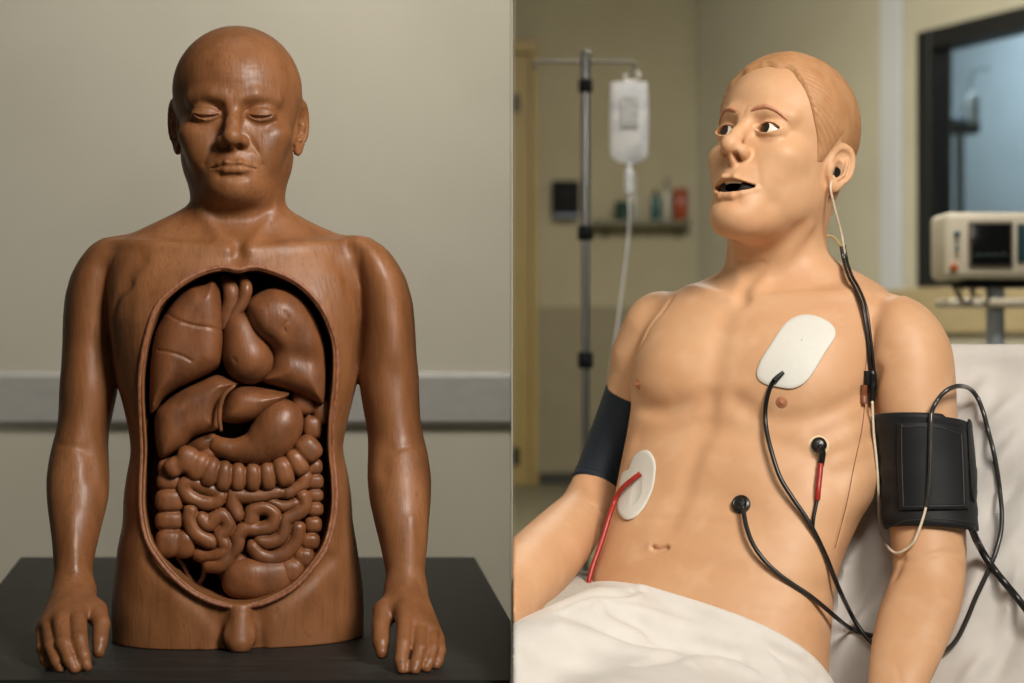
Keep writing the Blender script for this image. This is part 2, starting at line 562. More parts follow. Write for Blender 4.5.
        d = smin(d, chain(m, lo, [1.2, 2.5, 3.5, 3.6], 3), 5)
        if mo > 0:
            t = np.clip(m[:, 0] / (mw - 1.5), 0, 1)
            zt = zc + 1.2 + mo * .32 * (1 - t ** 2.2); zb = zc - .8 - mo * 1.0 * (1 - t ** 2.6) 
            op = np.maximum(np.maximum(q[:, 2] - zt, zb - q[:, 2]), m[:, 0] - mw + 1.5)
            d = smax(d, -np.maximum(op, q[:, 1] + 62), 2.2)
            d = smax(d, -ell(q, (0, -69, zc - 1), (mw - 4, 19, 15)), 1.5)
        else:
            g = polydist(m, np.array([(mw - .5, -82, zc - 1.4 - md), (mw * .6, -93, zc - 1.2 - md * .3), (7, -99.5, zc - .4), (0, -99.5, zc - 1.2)]))
            d = d + 2.6 * np.exp(-(g / 1.7) ** 2)
        # ears: bowl with a rolled rim
        if not ear: return d
        ez, ey, el = o['earz'], o['eary'], o['earl']
        a = math.radians(o.get('ear_out', 28)); t = math.radians(12)
        u = np.array((math.sin(a), math.cos(a), 0.0))            # ear plate runs backwards and outwards
        w = np.array((0, math.sin(t), math.cos(t)))              # up, leaning back
        w = w - u * (w @ u); w /= np.linalg.norm(w); nrm = np.cross(w, u); nrm = nrm if nrm[0] > 0 else -nrm
        e = m - np.array((o.get('earx', 70) * W, ey - 12, ez))
        e = e - np.stack((np.clip(e[:, 2], -40, 40) * o.get('ear_tilt', .16), 0 * e[:, 2], 0 * e[:, 2]), 1)
        E = np.stack((e @ u - 10, e @ nrm, e @ w), 1)
        rad = np.where(E[:, 2] > -6, 17.5, 17.5 - 6.0 * np.clip((-6 - E[:, 2]) / 22, 0, 1))
        rr = np.sqrt((E[:, 0] / rad) ** 2 + (E[:, 2] / el) ** 2) + 1e-6
        pl = np.maximum((rr - 1) * 16, np.abs(E[:, 1]) - 3.0)
        pl = smin(pl, np.sqrt(((rr - .93) * 16) ** 2 + (E[:, 1] - 3.0) ** 2) - np.where(E[:, 2] > -16, 3.2, 2.2), 2.0)   # helix
        pl = smin(pl, ell(E, (1.0, 1.0, -el * .82), (7.5, 3.6, 7.5)), 3)                               # lobe
        ant = np.array([(3, 3.6, 15), (6.5, 4.4, 4), (5.5, 4.6, -8), (-1, 4.4, -15)])
        pl = smin(pl, polydist(E, ant) - 2.4, 2.0)                                                        # antihelix
        pl = smin(pl, ell(E, (-11, 3.5, -5), (3.6, 4.2, 5.5)), 2.5)                                        # tragus
        pl = smax(pl, -ell(E, (-3.5, 5.5, -3.5), (7.8, 9.0, 10.0)), 1.8)                                         # concha
        pl = smax(pl, -np.maximum(E[:, 0] * 0 - 99, ell(E, (-1, 5.5, 13), (9, 4.2, 6))), 2.0)
        pl = smin(pl, ell(E, (-13, -4, -2), (9, 9, el * .62)), 4)                                          # root
        near = (e * e).sum(1) < 60 ** 2
        d = np.where(near, smin(d, pl, 4.0), d)
        return d
# ------------------------------------------------------------------ LEFT: carved wooden torso model
LA = 9.2                                                     # it faces the camera, which stands to its left
wood = mat('carved_wood', srgb(134, 87, 53), .5, spec=.42, coat=.06, rvar=((34, 34, 12), .38, .6),
           noise=[(srgb(112, 70, 39), (40, 40, 12), 6, .40, .78), (srgb(150, 100, 62), (17, 17, 6), 4, .48, .8), (srgb(112, 68, 38), (260, 260, 14), 3, .56, .85), (srgb(84, 52, 30), (150, 150, 150), 5, .62, .9)],
           bump=[((240, 240, 40), .35, .0014), ((34, 34, 14), .35, .0024), ((110, 110, 90), .25, .001)])
wood_organ = mat('carved_wood_organs_shaded', srgb(124, 77, 46), .48, spec=.42, coat=.06, rvar=((40, 40, 30), .36, .58),  # darker than the body wood: the cavity's shade is put into the colour
           noise=[(srgb(96, 58, 33), (36, 36, 20), 6, .42, .74), (srgb(142, 90, 55), (22, 22, 14), 4, .52, .8), (srgb(86, 54, 32), (120, 120, 120), 5, .60, .9)],
           bump=[((220, 220, 80), .35, .0014), ((38, 38, 26), .35, .0024)])
wood_rim = mat('carved_wood_cut_edge', srgb(150, 96, 66), .6, noise=(srgb(110, 66, 42), (300, 300, 120), 4, .4, .7), bump=((260, 260, 120), .5, .0015))

Lc = np.array((P(238, 400, 2.19)[0], 2.19, TABLE_Z))       # foot of the torso
la = math.radians(LA)
Lu = np.array((math.cos(la), math.sin(la), 0)); Lv = np.array((-math.sin(la), math.cos(la), 0))
def L_uv(p):
    q = p - Lc
    return q @ Lu, q @ Lv, q[:, 2]
def LP(px, py, v):
    """World point on the sight line of (px, py) at local depth v of the torso."""
    d = np.array(((px - CX) / FPX, 1., -(py - CY) / FPX)); o = np.array((0, 0, CAMZ))
    t = (v - (o - Lc) @ Lv) / (d @ Lv)
    return o + d * t

Y = 2.19
L_torso = Loft([
    (176, 193, 284, 2.195, .050, .055, 2.1), (196, 191, 285, 2.19, .060, .062, 2.1), (206, 190, 286, 2.19, .058, .064, 2.1), (212, 179, 293, 2.20, .060, .062, 2.1), (223, 157, 314, 2.205, .064, .064, 2.2),
    (230, 142, 330, 2.205, .068, .068, 2.2), (237, 128, 349, 2.205, .074, .072, 2.2), (243, 116, 362, 2.20, .080, .078, 2.3),
    (258, 108, 369, 2.20, .092, .085, 2.4), (290, 108, 368, 2.195, .105, .092, 2.5), (320, 110, 365, 2.19, .112, .095, 2.5), (350, 114, 361, 2.19, .114, .096, 2.5),
    (386, 119, 357.5, 2.19, .113, .096, 2.4), (398, 123, 354, 2.19, .112, .095, 2.4), (424, 129, 348, 2.19, .110, .092, 2.4), (445, 132, 343.5, 2.19, .108, .090, 2.4), (456, 131.5, 344.5, 2.19, .107, .090, 2.4),
    (473, 128, 348.5, 2.19, .107, .092, 2.4), (495, 125, 352, 2.19, .108, .095, 2.4), (522, 124, 353.5, 2.19, .108, .098, 2.4), (545, 119, 357.5, 2.19, .107, .10, 2.4),
    (567, 117, 361, 2.19, .104, .10, 2.4), (588, 114, 364, 2.19, .101, .10, 2.4), (612, 113, 365, 2.19, .098, .10, 2.4), (636, 114, 364.5, 2.19, .095, .10, 2.4), (642, 114, 364.5, 2.19, .094, .10, 2.4)], la, .006)
L_armA = Loft([
    (238.5, 103, 126, 2.195, .030, .030, 2), (243, 93, 130, 2.195, .044, .044, 2), (248, 88.5, 130, 2.195, .050, .050, 2), (260, 79, 128, 2.195, .056, .056, 2), (276, 70.5, 124, 2.195, .060, .060, 2), (296, 65, 120, 2.195, .060, .060, 2),
    (317, 63, 117, 2.195, .058, .058, 2), (345, 62.3, 117, 2.195, .055, .057, 2), (365, 61.3, 118, 2.19, .053, .056, 2), (386, 59.5, 119, 2.185, .052, .054, 2), (417, 58.3, 112.5, 2.18, .049, .050, 2),
    (433, 55.5, 109, 2.175, .047, .048, 2), (446, 51.8, 108.5, 2.17, .046, .047, 2), (460, 48.8, 109, 2.163, .045, .047, 2), (477, 46.3, 109.7, 2.155, .045, .046, 2), (497, 46.7, 109.3, 2.145, .045, .045, 2),
    (512, 48.3, 105.6, 2.137, .043, .043, 2), (540, 52, 98.6, 2.12, .038, .038, 2), (565, 53.6, 93, 2.105, .031, .031, 2.1), (580, 54, 92.5, 2.097, .027, .027, 2.2), (592, 54.5, 93.5, 2.09, .025, .025, 2.2)], la, .006)
L_armB = Loft([
    (238, 347, 370, 2.205, .030, .030, 2), (243, 345, 379, 2.205, .044, .044, 2), (248, 346, 386, 2.205, .050, .050, 2), (260, 349, 395.5, 2.205, .056, .056, 2), (278, 353, 406, 2.205, .060, .060, 2), (303, 358, 413, 2.205, .060, .060, 2),
    (330, 361, 415.3, 2.20, .058, .058, 2), (355, 360, 416.5, 2.195, .055, .057, 2), (375, 358, 418.8, 2.195, .053, .055, 2), (396, 361, 419.4, 2.19, .051, .053, 2), (419, 365, 420.4, 2.185, .049, .050, 2),
    (437, 368, 423.5, 2.18, .047, .047, 2), (452, 368, 427.5, 2.17, .046, .047, 2), (477, 367.3, 431.3, 2.155, .046, .047, 2), (499, 369.3, 431, 2.145, .045, .046, 2), (520, 373.8, 429, 2.132, .042, .042, 2),
    (543.5, 379.8, 427.5, 2.118, .036, .036, 2), (565, 384.5, 425.3, 2.105, .030, .030, 2.1), (580, 387.4, 424.6, 2.097, .027, .027, 2.2), (592, 387.5, 424.8, 2.09, .025, .025, 2.2)], la, .006)

def HY(py): return .38 * FPX / (py - CY)                       # depth where a pixel row meets the table top
L_hand_specs = []
def left_hand(wrist, mcps, fingers, thumb):
    """Every joint: (px, py, Y, radius)."""
    Q = lambda j: P(j[0], j[1], j[2])
    f = []
    W = Q(wrist)
    palm = [(W, Q(m), wrist[3], m[3]) for m in mcps]
    fing = [([Q(j) for j in F], [j[3] for j in F]) for F in fingers + [thumb]]
    L_hand_specs.append((palm, fing))
    allp = np.array([W] + [p for F, _ in fing for p in F])
    nails = []
    for F, r in fing:
        a, b = F[-2], F[-1]
        ax = (b - a) / np.linalg.norm(b - a)
        n = np.array((0, -1., .55)); n -= ax * (n @ ax); n /= np.linalg.norm(n)
        nails.append((b + n * r[-1] * .95 - ax * r[-1] * .05, ax, n, r[-1]))
    def g(p):
        d = None
        for a, b, r1, r2 in palm:
            e = cone(p, a, b, r1, r2)
            d = e if d is None else smin(d, e, .012)
        # heel of the thumb
        d = smin(d, cone(p, W, fing[-1][0][0], .014, fing[-1][1][0]), .014)
        for F, r in fing:
            e = chain(p, F, r, .002)
            d = smin(d, e, .0022)
        for c, ax, n, r in nails:
            q = p - c
            x = q @ np.cross(ax, n); y = q @ ax; z = q @ n
            rim = np.sqrt((x / (r * .72)) ** 2 + (y / (r * .85)) ** 2)
            d = d + np.where((np.abs(z) < r * .7) & (np.abs(x) < r * 1.3) & (np.abs(y) < r * 1.5), .0006 * np.exp(-((rim - 1) / .2) ** 2), 0)
        d = np.maximum(d, TABLE_Z + .0006 - p[:, 2])
        return d
    return bounded(g, allp.min(0) - .03, allp.max(0) + .03, .03)

hA = left_hand((73.7, 592, 2.088, .0195),
    [(77.5, 620, 2.005, .0108), (60, 619, 2.005, .0108), (48.5, 624, 2.01, .0099), (42.5, 630, 2.018, .0084)],
    [[(78.0, 621, 2.000, .0104), (79.3, 640, 1.968, .0098), (83.5, 656, 1.955, .0075), (86.5, 666.5, 1.952, .0064)],
     [(60.8, 621, 2.000, .0102), (64, 644, 1.965, .0096), (69.5, 660, 1.952, .0077), (74.2, 669, 1.948, .0066)],
     [(48.5, 627, 2.006, .0083), (51, 646, 1.972, .0080), (56, 661, 1.958, .0072), (60.6, 669.5, 1.954, .0061)],
     [(42, 632, 2.016, .0075), (42.5, 648, 1.988, .0072), (45.6, 660, 1.975, .0064), (49.3, 666, 1.970, .0054)]],
    [(95, 611, 2.045, .0145), (101, 624, 2.02, .0105), (100, 641, 2.00, .0090), (98.5, 652, 1.992, .0072)])
hB = left_hand((405.5, 592, 2.088, .0195),
    [(404.5, 622, 2.005, .0108), (419, 627, 2.005, .0108), (430, 631, 2.01, .0099), (436, 636, 2.018, .0084)],
    [[(405, 624, 2.000, .0100), (403.3, 645, 1.967, .0093), (401, 661, 1.952, .0077), (402.2, 670.5, 1.946, .0066)],
     [(419.3, 630, 2.000, .0097), (420, 649, 1.965, .0083), (416, 664, 1.950, .0075), (414, 671.5, 1.944, .0064)],
     [(431.5, 634, 2.006, .0083), (432.4, 649, 1.975, .0078), (428.8, 662, 1.960, .0070), (426.3, 668, 1.954, .0061)],
     [(438.5, 638, 2.016, .0074), (440.2, 651, 1.992, .0070), (437.8, 661, 1.978, .0062), (436, 665.5, 1.972, .0054)]],
    [(385, 612, 2.045, .0150), (380.8, 627, 2.02, .0108), (381, 643, 2.00, .0099), (381.8, 653, 1.99, .0074)])

L_head = Head(P(237.5, 114.6, 2.19) + np.array((0, 0, -.009)), LA - 3.5, 0, 0, 1.0, eye='down', ex=33.5, ew=17, wide=1.03, chin=-104, top=124, nose=1.02, noseLen=-1, earz=-7, eary=16, earl=33, jaw=1.06, old=1, mw=27.5, mdrop=1.6, crease=2.4, np=3, root=4.6, ear_out=27, earx=71, fw=69)
hl = L_head.world([(-110, -125, -135), (110, 120, 140)]) ; 
L_head_b = bounded(L_head.field, L_head.c - .15, L_head.c + .15, .03)

def L_trace0(p):
    d = L_torso(p)
    return smin(d, smin(L_armA(p), L_armB(p), .001), .008)

def L_sp(pts, off=0.0):                                     # photo pixels dropped on the bare trunk
    return trace(L_trace0, pts, 1.9, 2.4, off)

hole_px = catmull([(238, 269.5), (222, 267), (200, 272.5), (177, 286), (157, 306), (146.5, 336), (141, 365), (139.5, 390), (140.5, 420), (142, 452), (140.5, 485), (141, 512), (146, 538), (155, 555), (170, 574), (190, 591), (212, 602), (236, 607), (258, 604.5), (280, 596), (298, 584), (314, 566), (326, 548), (333, 525), (336, 500), (335, 475), (332.5, 450), (333, 420), (336, 390), (337.3, 365), (336, 345), (331.5, 328), (322, 308), (306, 289), (286, 276), (262, 267.5), (250, 267)], 3, True)
hole_w = np.array([LP(a, b, -.112 if b < 500 else -.104) for a, b in hole_px])
_hu = (hole_w - Lc) @ Lu; _hz = hole_w[:, 2]
hole2 = np.stack((_hu, _hz), 1)

def poly_sd(u, z, poly):
    """Signed distance to a closed polygon, negative inside."""
    d2 = np.full(len(u), 1e9); ins = np.zeros(len(u), bool)
    n = len(poly)
    for i in range(n):
        a = poly[i]; b = poly[(i + 1) % n]
        ex_, ez_ = b - a
        wx, wz = u - a[0], z - a[1]
        t = np.clip((wx * ex_ + wz * ez_) / (ex_ * ex_ + ez_ * ez_ + 1e-15), 0, 1)
        d2 = np.minimum(d2, (wx - t * ex_) ** 2 + (wz - t * ez_) ** 2)
        c = ((a[1] > z) != (b[1] > z))
        if abs(b[1] - a[1]) > 1e-12: ins ^= c & (u < ex_ * (z - a[1]) / (b[1] - a[1]) + a[0])
    d = np.sqrt(d2)
    return np.where(ins, -d, d)

def hole_field(p):
    u, v, z = L_uv(p)
    d2 = poly_sd(u, z + TABLE_Z, hole2) + .0035
    return smax(d2, v - .055, .02)
_hlo, _hhi = hole_w.min(0), hole_w.max(0)
hole_b = bounded(hole_field, (_hlo[0] - .05, 2.0, _hlo[2] - .01), (_hhi[0] + .05, 2.30, _hhi[2] + .01), .03)

L_str = []
def LS(pts, w, h, n=6):
    L_str.append(Stroke(L_sp(catmull(pts, n)), w, h))
# collar bones, notch, neck tendons
LS([(226, 250), (200, 246), (170, 246), (140, 243), (118, 243)], .009, -.0050)
LS([(250, 250), (276, 246), (306, 245), (338, 242), (358, 241)], .009, -.0050)
LS([(205, 238), (180, 235), (150, 235)], .013, .0050)
LS([(271, 238), (296, 235), (328, 234)], .013, .0050)
LS([(238, 249), (238, 256)], .010, .0050)
LS([(200, 212), (214, 230), (228, 249)], .008, -.0040)
LS([(276, 212), (262, 230), (248, 249)], .008, -.0040)
# chest / shoulder folds
LS([(128, 284), (118, 296), (113.5, 312), (115, 332), (118, 356)], .006, .0050)
LS([(349, 284), (358, 298), (362, 316), (361, 338), (358, 360)], .006, .0050)
LS([(140, 262), (132, 272), (126, 284)], .012, .0035)
LS([(338, 262), (346, 272), (351, 284)], .012, .0035)
# elbow creases and fore-arm hollows
LS([(58, 444), (72, 446), (88, 452)], .004, .0014)
LS([(422, 444), (408, 446), (392, 451)], .004, .0014)
LS([(86, 450), (92, 462), (92, 474)], .010, .0030)
LS([(388, 450), (384, 460), (384, 474)], .010, .0030)
LS([(55, 588), (72, 590), (90, 588)], .0022, .0008); LS([(390, 588), (406, 590), (422, 588)], .0022, .0008)
LS([(72, 520), (74, 560), (76, 584)], .008, -.0020)
LS([(412, 520), (410, 560), (408, 584)], .008, -.0020)
# groins, hip
LS([(150, 560), (176, 586), (204, 606), (219, 626), (222, 646)], .010, .0060)
LS([(330, 560), (302, 586), (274, 606), (261, 624), (258, 646)], .010, .0060)
LS([(221, 612), (221, 646)], .008, .0050); LS([(258, 612), (258, 646)], .008, .0050)
LS([(310, 560), (322, 575), (340, 600)], .020, .0025); LS([(166, 565), (154, 580), (140, 600)], .020, .0025)
# modest loins of the statue
_g = L_sp([(240, 612), (240, 641), (226, 634), (253, 634)])
def L_loin(p):
    d = chain(p, [_g[0] + np.array((0, .006, 0)), _g[1] + np.array((.0, -.006, 0))], [.014, .0175])
    d = smin(d, ell(p, _g[2] + np.array((0, .004, 0)), (.0145, .017, .022)), .006)
    return smin(d, ell(p, _g[3] + np.array((0, .004, 0)), (.0145, .017, .022)), .006)
_loin_b = bounded(L_loin, _g.min(0) - .05, _g.max(0) + .05, .03)

def L_body(p):
    k = .006 + .016 * sstep(1.20, 1.25, p[:, 2])
    arms = np.minimum(L_armA(p), L_armB(p))
    tor = smin(L_torso(p), _loin_b(p), .010)
    d = smin(tor, arms, k)
    d = smin(d, np.minimum(hA(p), hB(p)), .012)
    d = smin(d, L_head_b(p), .022)
    for s_ in L_str: s_.add(p, d)
    d = smax(d, -hole_b(p), .003)
    return np.maximum(d, TABLE_Z + .0003 - p[:, 2])

if DEV.get('left', True):
    model = thing('anatomical_torso_model', 'brown carved wooden man torso with open belly showing organs on black table', 'anatomical model', Lc)
    z0 = TABLE_Z - .004
    hc = L_head.c
    def xyz():
        x = spacing([P(36, 0, 2.16)[0] - .02, (hc[0] - .105, .0032), (hc[0] + .105, .0017), (P(445, 0, 2.1)[0] + .02, .0032)])
        y = spacing([1.915, (hc[1] - .125, .0032), (hc[1] - .02, .0018), (2.33, .0042)])
        z = spacing([z0, (.90, .0026), (hc[2] - .135, .0036), (hc[2] + .14, .0017)])
        return x, y, z
    V, F = sdf_mesh(L_body, *xyz())
    mesh_obj('body', V, F, wood, model)
    # cut edge round the opening: a flat band lying on the shell
    rim_pts = trace(lambda p: L_torso(p), np.array(catmull(hole_px[::3], 4, True)), 1.9, 2.4, -.001)
    rim_pts = rim_pts + (-Lv) * .0015
    MB().tube(rim_pts, .0028, 10, closed=True).build('opening_rim', wood_rim, model)
# ------------------------------------------------------------------ organs inside the carved torso
def to_uvz(px, py, v=-.07):
    q = LP(px, py, v) - Lc
    return np.array((q @ Lu, v, q[2]))
def from_uvz(V):
    return V[:, :1] * Lu + V[:, 1:2] * Lv + V[:, 2:3] * np.array((0, 0, 1.)) + Lc

def organ(name, f, lo, hi, step=.0022, m=None, label=None):
    """Mesh a field given in the torso's own (u, v, z) frame."""
    V, F = sdf_mesh(f, spacing([lo[0], (hi[0], step)]), spacing([lo[1], (hi[1], step)]), spacing([lo[2], (hi[2], step)]), slack=.006)
    o = mesh_obj(name, from_uvz(V), F, m or wood_organ, model)
    if label: o['label'] = label
    return o

def pillow(poly_px, v0, T, R, vb=.03, grooves=(), bulge=None, name='organ', label=None, ext=(), vtrace=-.07):
    """Organ with a photo outline, a domed front T thick and a rounded edge R wide."""
    C3 = np.array([to_uvz(a, b, vtrace) for a, b in catmull(poly_px, 5, True)])
    C2 = C3[:, [0, 2]]
    st = []
    for pts, w, h in grooves:
        g = np.array([to_uvz(a, b, vtrace) for a, b in catmull(pts, 5)])[:, [0, 2]]
        st.append((g, w, h))
    def f(p):
        d2 = poly_sd(p[:, 0], p[:, 2], C2)
        w = np.clip(-d2 / R, 0, 1)
        dome = T * np.sqrt(np.maximum(1 - (1 - w) ** 2, 0))
        if bulge is not None:
            for (c, r, h) in bulge: dome = dome + h * np.exp(-((p[:, 0] - c[0]) / r) ** 2 - ((p[:, 2] - c[1]) / r) ** 2)
        for g, gw, gh in st:
            q = np.stack((p[:, 0], 0 * p[:, 0], p[:, 2]), 1)
            e = polydist(q, np.stack((g[:, 0], 0 * g[:, 0], g[:, 1]), 1))
            dome = dome - gh * np.exp(-(e / gw) ** 2)
        d = smax(d2 * .9, ((v0 - p[:, 1]) - dome) * .75, .004)
        d = np.maximum(d, p[:, 1] - vb)
        for e in ext: d = smin(d, e(p), .006)
        return d
    lo = (C2[:, 0].min() - .012, v0 - T - .03, C2[:, 1].min() - .012); hi = (C2[:, 0].max() + .012, vb + .006, C2[:, 1].max() + .012)
    return organ(name, f, lo, hi, label=label)

def tubes(name, paths, v, step=.0018, beads=None, label=None, k=.003, extra=None, sep=False):
    """paths: lists of (px, py, radius_px[, dv]) -> round limbs lying at depth v."""
    S = []
    for path in paths:
        pts = np.array([np.concatenate((to_uvz(q[0], q[1], v + (q[3] if len(q) > 3 else 0)), [q[2] * .00128])) for q in path])
        S.append(catmull(pts, 6) if len(pts) > 2 else pts)
    A = np.concatenate(S)
    def f(p):
        d = None
        for s_ in S:
            e = None
            lo = s_[:, :3].min(0) - s_[:, 3].max(); hi = s_[:, :3].max(0) + s_[:, 3].max()
            g = bounded(lambda q: chain(q, s_[:, :3], s_[:, 3]), lo, hi, .012)
            e = g(p)
            if d is None: d = e
            elif not sep: d = smin(d, e, k)
            else:
                g_ = np.exp(-((d - e) / .0022) ** 2) * np.exp(-(np.minimum(d, e) / .006) ** 2)
                d = np.minimum(d, e) + .0016 * g_
        if extra is not None: d = extra(p, d)
        return d
    r = A[:, 3].max()
    return organ(name, f, A[:, :3].min(0) - r - .006, A[:, :3].max(0) + r + .006, step, label=label)

def beads(name, lumps, v, k=.0035, label=None, step=.0018):
    """lumps: (px, py, radius_u px, radius_z px[, angle])"""
    L = []
    for q in lumps:
        c = to_uvz(q[0], q[1], v); a = math.radians(q[4]) if len(q) > 4 else 0
        R = np.array(((math.cos(a), 0, -math.sin(a)), (0, 1, 0), (math.sin(a), 0, math.cos(a)))).T
        L.append((c, np.array((q[2], (q[2] + q[3]) * .52, q[3])) * .00128, R))
    def f(p):
        d = None
        for c, r, R in L:
            q = np.abs((p - c) @ R) / r; rho = ((q ** 2.7).sum(1) + 1e-9) ** (1 / 2.7)
            e = (rho - 1) * r.min() * .9
            if d is None: d = e
            else: d = smin(d, e, k) + .0011 * np.exp(-((d - e) / .0026) ** 2) * np.exp(-(np.minimum(d, e) / .007) ** 2) * (k < .01)
        return d
    C = np.array([c for c, r, R in L]); r = max(r.max() for c, r, R in L)
    return organ(name, f, C.min(0) - r - .004, C.max(0) + r + .004, step, label=label)

if DEV.get('left', True) and DEV.get('organs', True):
    cu = lambda px, py: tuple(to_uvz(px, py)[[0, 2]])
    # lungs
    pillow([(213, 280), (203, 284), (188, 288), (172, 303), (158, 325), (152, 345), (149, 375), (149, 412), (155, 411), (163, 399), (178, 388.5), (198, 379), (214, 371), (221, 363), (223.5, 347), (223.5, 327), (222, 304), (219, 288)],
           -.053, .034, .026, grooves=[([(166, 313), (180, 321), (197, 326), (212, 328), (223, 332)], .0014, .0022), ([(158, 350), (170, 352), (183, 356), (192, 361)], .0014, .0020), ([(214, 300), (218, 330), (216, 356)], .010, -.003)],
           name='lung', label='lung on the left of the picture, with two curved fissures')
    pillow([(276, 287), (263, 290), (251, 298), (246, 308), (248, 324), (255, 337), (266, 345), (271, 353), (270, 368), (261, 381), (280, 388), (300, 395), (319, 404), (325, 402), (327, 372), (325, 345), (318, 322), (306, 302), (292, 291)],
           -.053, .034, .024, grooves=[([(284, 312), (288, 320), (283, 326), (285, 332)], .0013, .0018), ([(252, 310), (262, 330), (276, 340)], .012, -.003), ([(276, 352), (296, 356), (316, 362)], .012, .0035)],
           bulge=[(cu(276, 318), .032, .012)], name='lung', label='rounded lung on the right of the picture')
    # great vessels
    tubes('great_vessel', [[(226, 281, 5.5, .01), (231, 290, 7.6), (231, 303, 7.8), (227, 316, 7.2), (226, 326, 6)]], -.062)
    tubes('great_vessel', [[(243, 279, 5.0, .01), (246, 288, 6.3), (243, 301, 6.2), (237, 311, 5.8), (232, 320, 5)]], -.066)
    # heart
    def heart(p):
        a, b, c = to_uvz(246, 352, -.056), to_uvz(239, 326, -.052), to_uvz(252, 362, -.056)
        d = ell(p, a, (.029, .036, .036))
        d = smin(d, ell(p, b, (.019, .028, .020)), .02)
        d = smin(d, ell(p, c, (.026, .032, .024)), .02)
        g = np.array([to_uvz(x, y, -.088) for x, y in [(224, 350), (232, 358), (240, 363)]])
        d = d + .0014 * np.exp(-(polydist(p, g) / .0016) ** 2)
        return d
    h0 = to_uvz(246, 350, -.056)
    organ('heart', heart, h0 - .05, h0 + .05)
    # liver, its small lobe, the ligament between them
    pillow([(155, 414), (164, 403), (180, 391.5), (200, 382), (217, 375), (231, 379), (240, 384), (232, 390), (224, 400), (220, 416), (219, 429), (205, 434), (193, 438), (184, 447), (172, 455), (160, 459), (156, 450), (154, 432)],
           -.056, .030, .022, name='liver', label='large liver lobe under the left-hand lung')
    pillow([(222, 420), (224, 404), (232, 391), (244, 386), (262, 388), (280, 391), (290, 393.5), (283, 402), (270, 411), (258, 419), (246, 423), (232, 424)],
           -.060, .031, .020, name='liver_lobe', label='small pointed liver lobe above the stomach')
    tubes('ligament', [[(234, 386, 1.8), (225, 394, 2.2), (220.5, 406, 2.4), (219.5, 420, 2.4), (221, 430, 1.8)]], -.094)
    # stomach
    tubes('stomach', [[(210, 441, 8, .01), (222, 447, 9.5), (238, 450, 12), (258, 447, 17.5), (272, 436, 23), (278, 427, 24), (281, 421, 22)]], -.066, k=.01)
    tubes('duodenum', [[(192, 448, 6, .01), (203, 444, 7.5), (212, 441, 7)], [(196, 456, 6, .012), (206, 455, 7), (216, 452, 7)]], -.060)
    # spleen lumps at the right
    beads('spleen', [(304, 402, 13, 14), (312, 427, 10, 13), (306, 447, 11, 10), (320, 412, 8, 14)], -.044)
    # colon, bead by bead
    beads('transverse_colon', [(176, 466, 12, 10, -30), (187, 460, 12, 14, 20), (198, 466, 10.5, 15, 25), (210, 472, 9.5, 15.5, 14), (223.5, 476, 9, 15.5, 5), (238, 477, 8.6, 14.6), (252.8, 477, 8.6, 14.6), (267.6, 476, 8.8, 14.6, -5), (283, 471.5, 10.8, 15.5, -16), (297, 462, 10.3, 14.6, -28), (308, 449, 12.5, 14, -40)], -.068)
    beads('ascending_colon', [(170, 468, 12, 10), (170, 481, 13, 10.5), (170, 500, 14.5, 13), (170, 520, 14.5, 11), (169, 542, 13, 15.5), (183.5, 543, 12, 15)], -.055)
    beads('descending_colon', [(313.5, 467, 9, 8.5), (314.5, 481.5, 9, 8.5), (314.5, 495.5, 8.8, 7.5), (314.5, 509, 8.8, 8), (313, 524.5, 8.8, 9), (309.5, 541, 10.5, 9.5), (303.5, 557, 11.5, 11), (291, 570, 14, 13.5)], -.058)
    beads('sigmoid_colon', [(242, 578, 20, 19), (262, 578, 22, 18.5, 10), (281, 573, 16, 16)], -.052, k=.016)
    # small intestine: one long folded tube
    q = lambda *L, r=8.2: [(120 + a / 2.97, 430 + b / 2.97, r) + ((c[0],) if c else ()) for a, b, *c in L]
    tubes('small_intestine', [
        q((290, 183), (250, 170), (212, 152), (192, 168), (205, 196), (240, 214), (282, 214), (298, 196)),
        q((212, 238), (210, 268), (224, 304), (258, 326), (272, 330)),
        q((240, 262), (262, 280), (282, 262), (304, 252), (322, 272), (318, 296), (296, 318), (318, 348), (300, 368), (262, 376, .006), (236, 366, .01)),
        q((472, 184), (420, 196), (372, 196), (338, 190), (336, 222), (348, 252)),
        q((388, 268), (396, 238), (430, 230), (458, 248), (452, 282), (414, 296), (376, 292), (348, 312), (346, 340), (324, 366), (304, 398), (268, 400, .005)),
        q((542, 196), (546, 226), (520, 250), (492, 268), (488, 296), (478, 320), (446, 332), (416, 330)),
        q((528, 292), (522, 326), (494, 362), (452, 380), (416, 370), (398, 346)),
        q((550, 140), (538, 166), (506, 184), (480, 186), r=7.4),
        q((536, 212), (506, 224), (474, 226), (452, 214), r=6.6),
        q((540, 330, .008), (520, 368, .008), (480, 396, .008), (430, 402, .008)),
        q((390, 400, .010), (350, 392, .010), (330, 410, .012)),
    ], -.066, k=.0006, step=.0016, sep=True)
    # soft backing folds so no bare wall shows between the loops
    pillow([(160, 470), (180, 464), (240, 470), (300, 460), (316, 480), (314, 540), (296, 570), (262, 596), (232, 594), (205, 570), (170, 552), (158, 520)], -.022, .022, .03, vb=.05, name='mesentery')
    tubes('blood_vessel', [[(176, 556, 2.2), (184, 566, 2.4), (190, 578, 2.2), (202, 588, 2)], [(203, 560, 2.2), (204, 574, 2.4), (198, 586, 2)]], -.035)
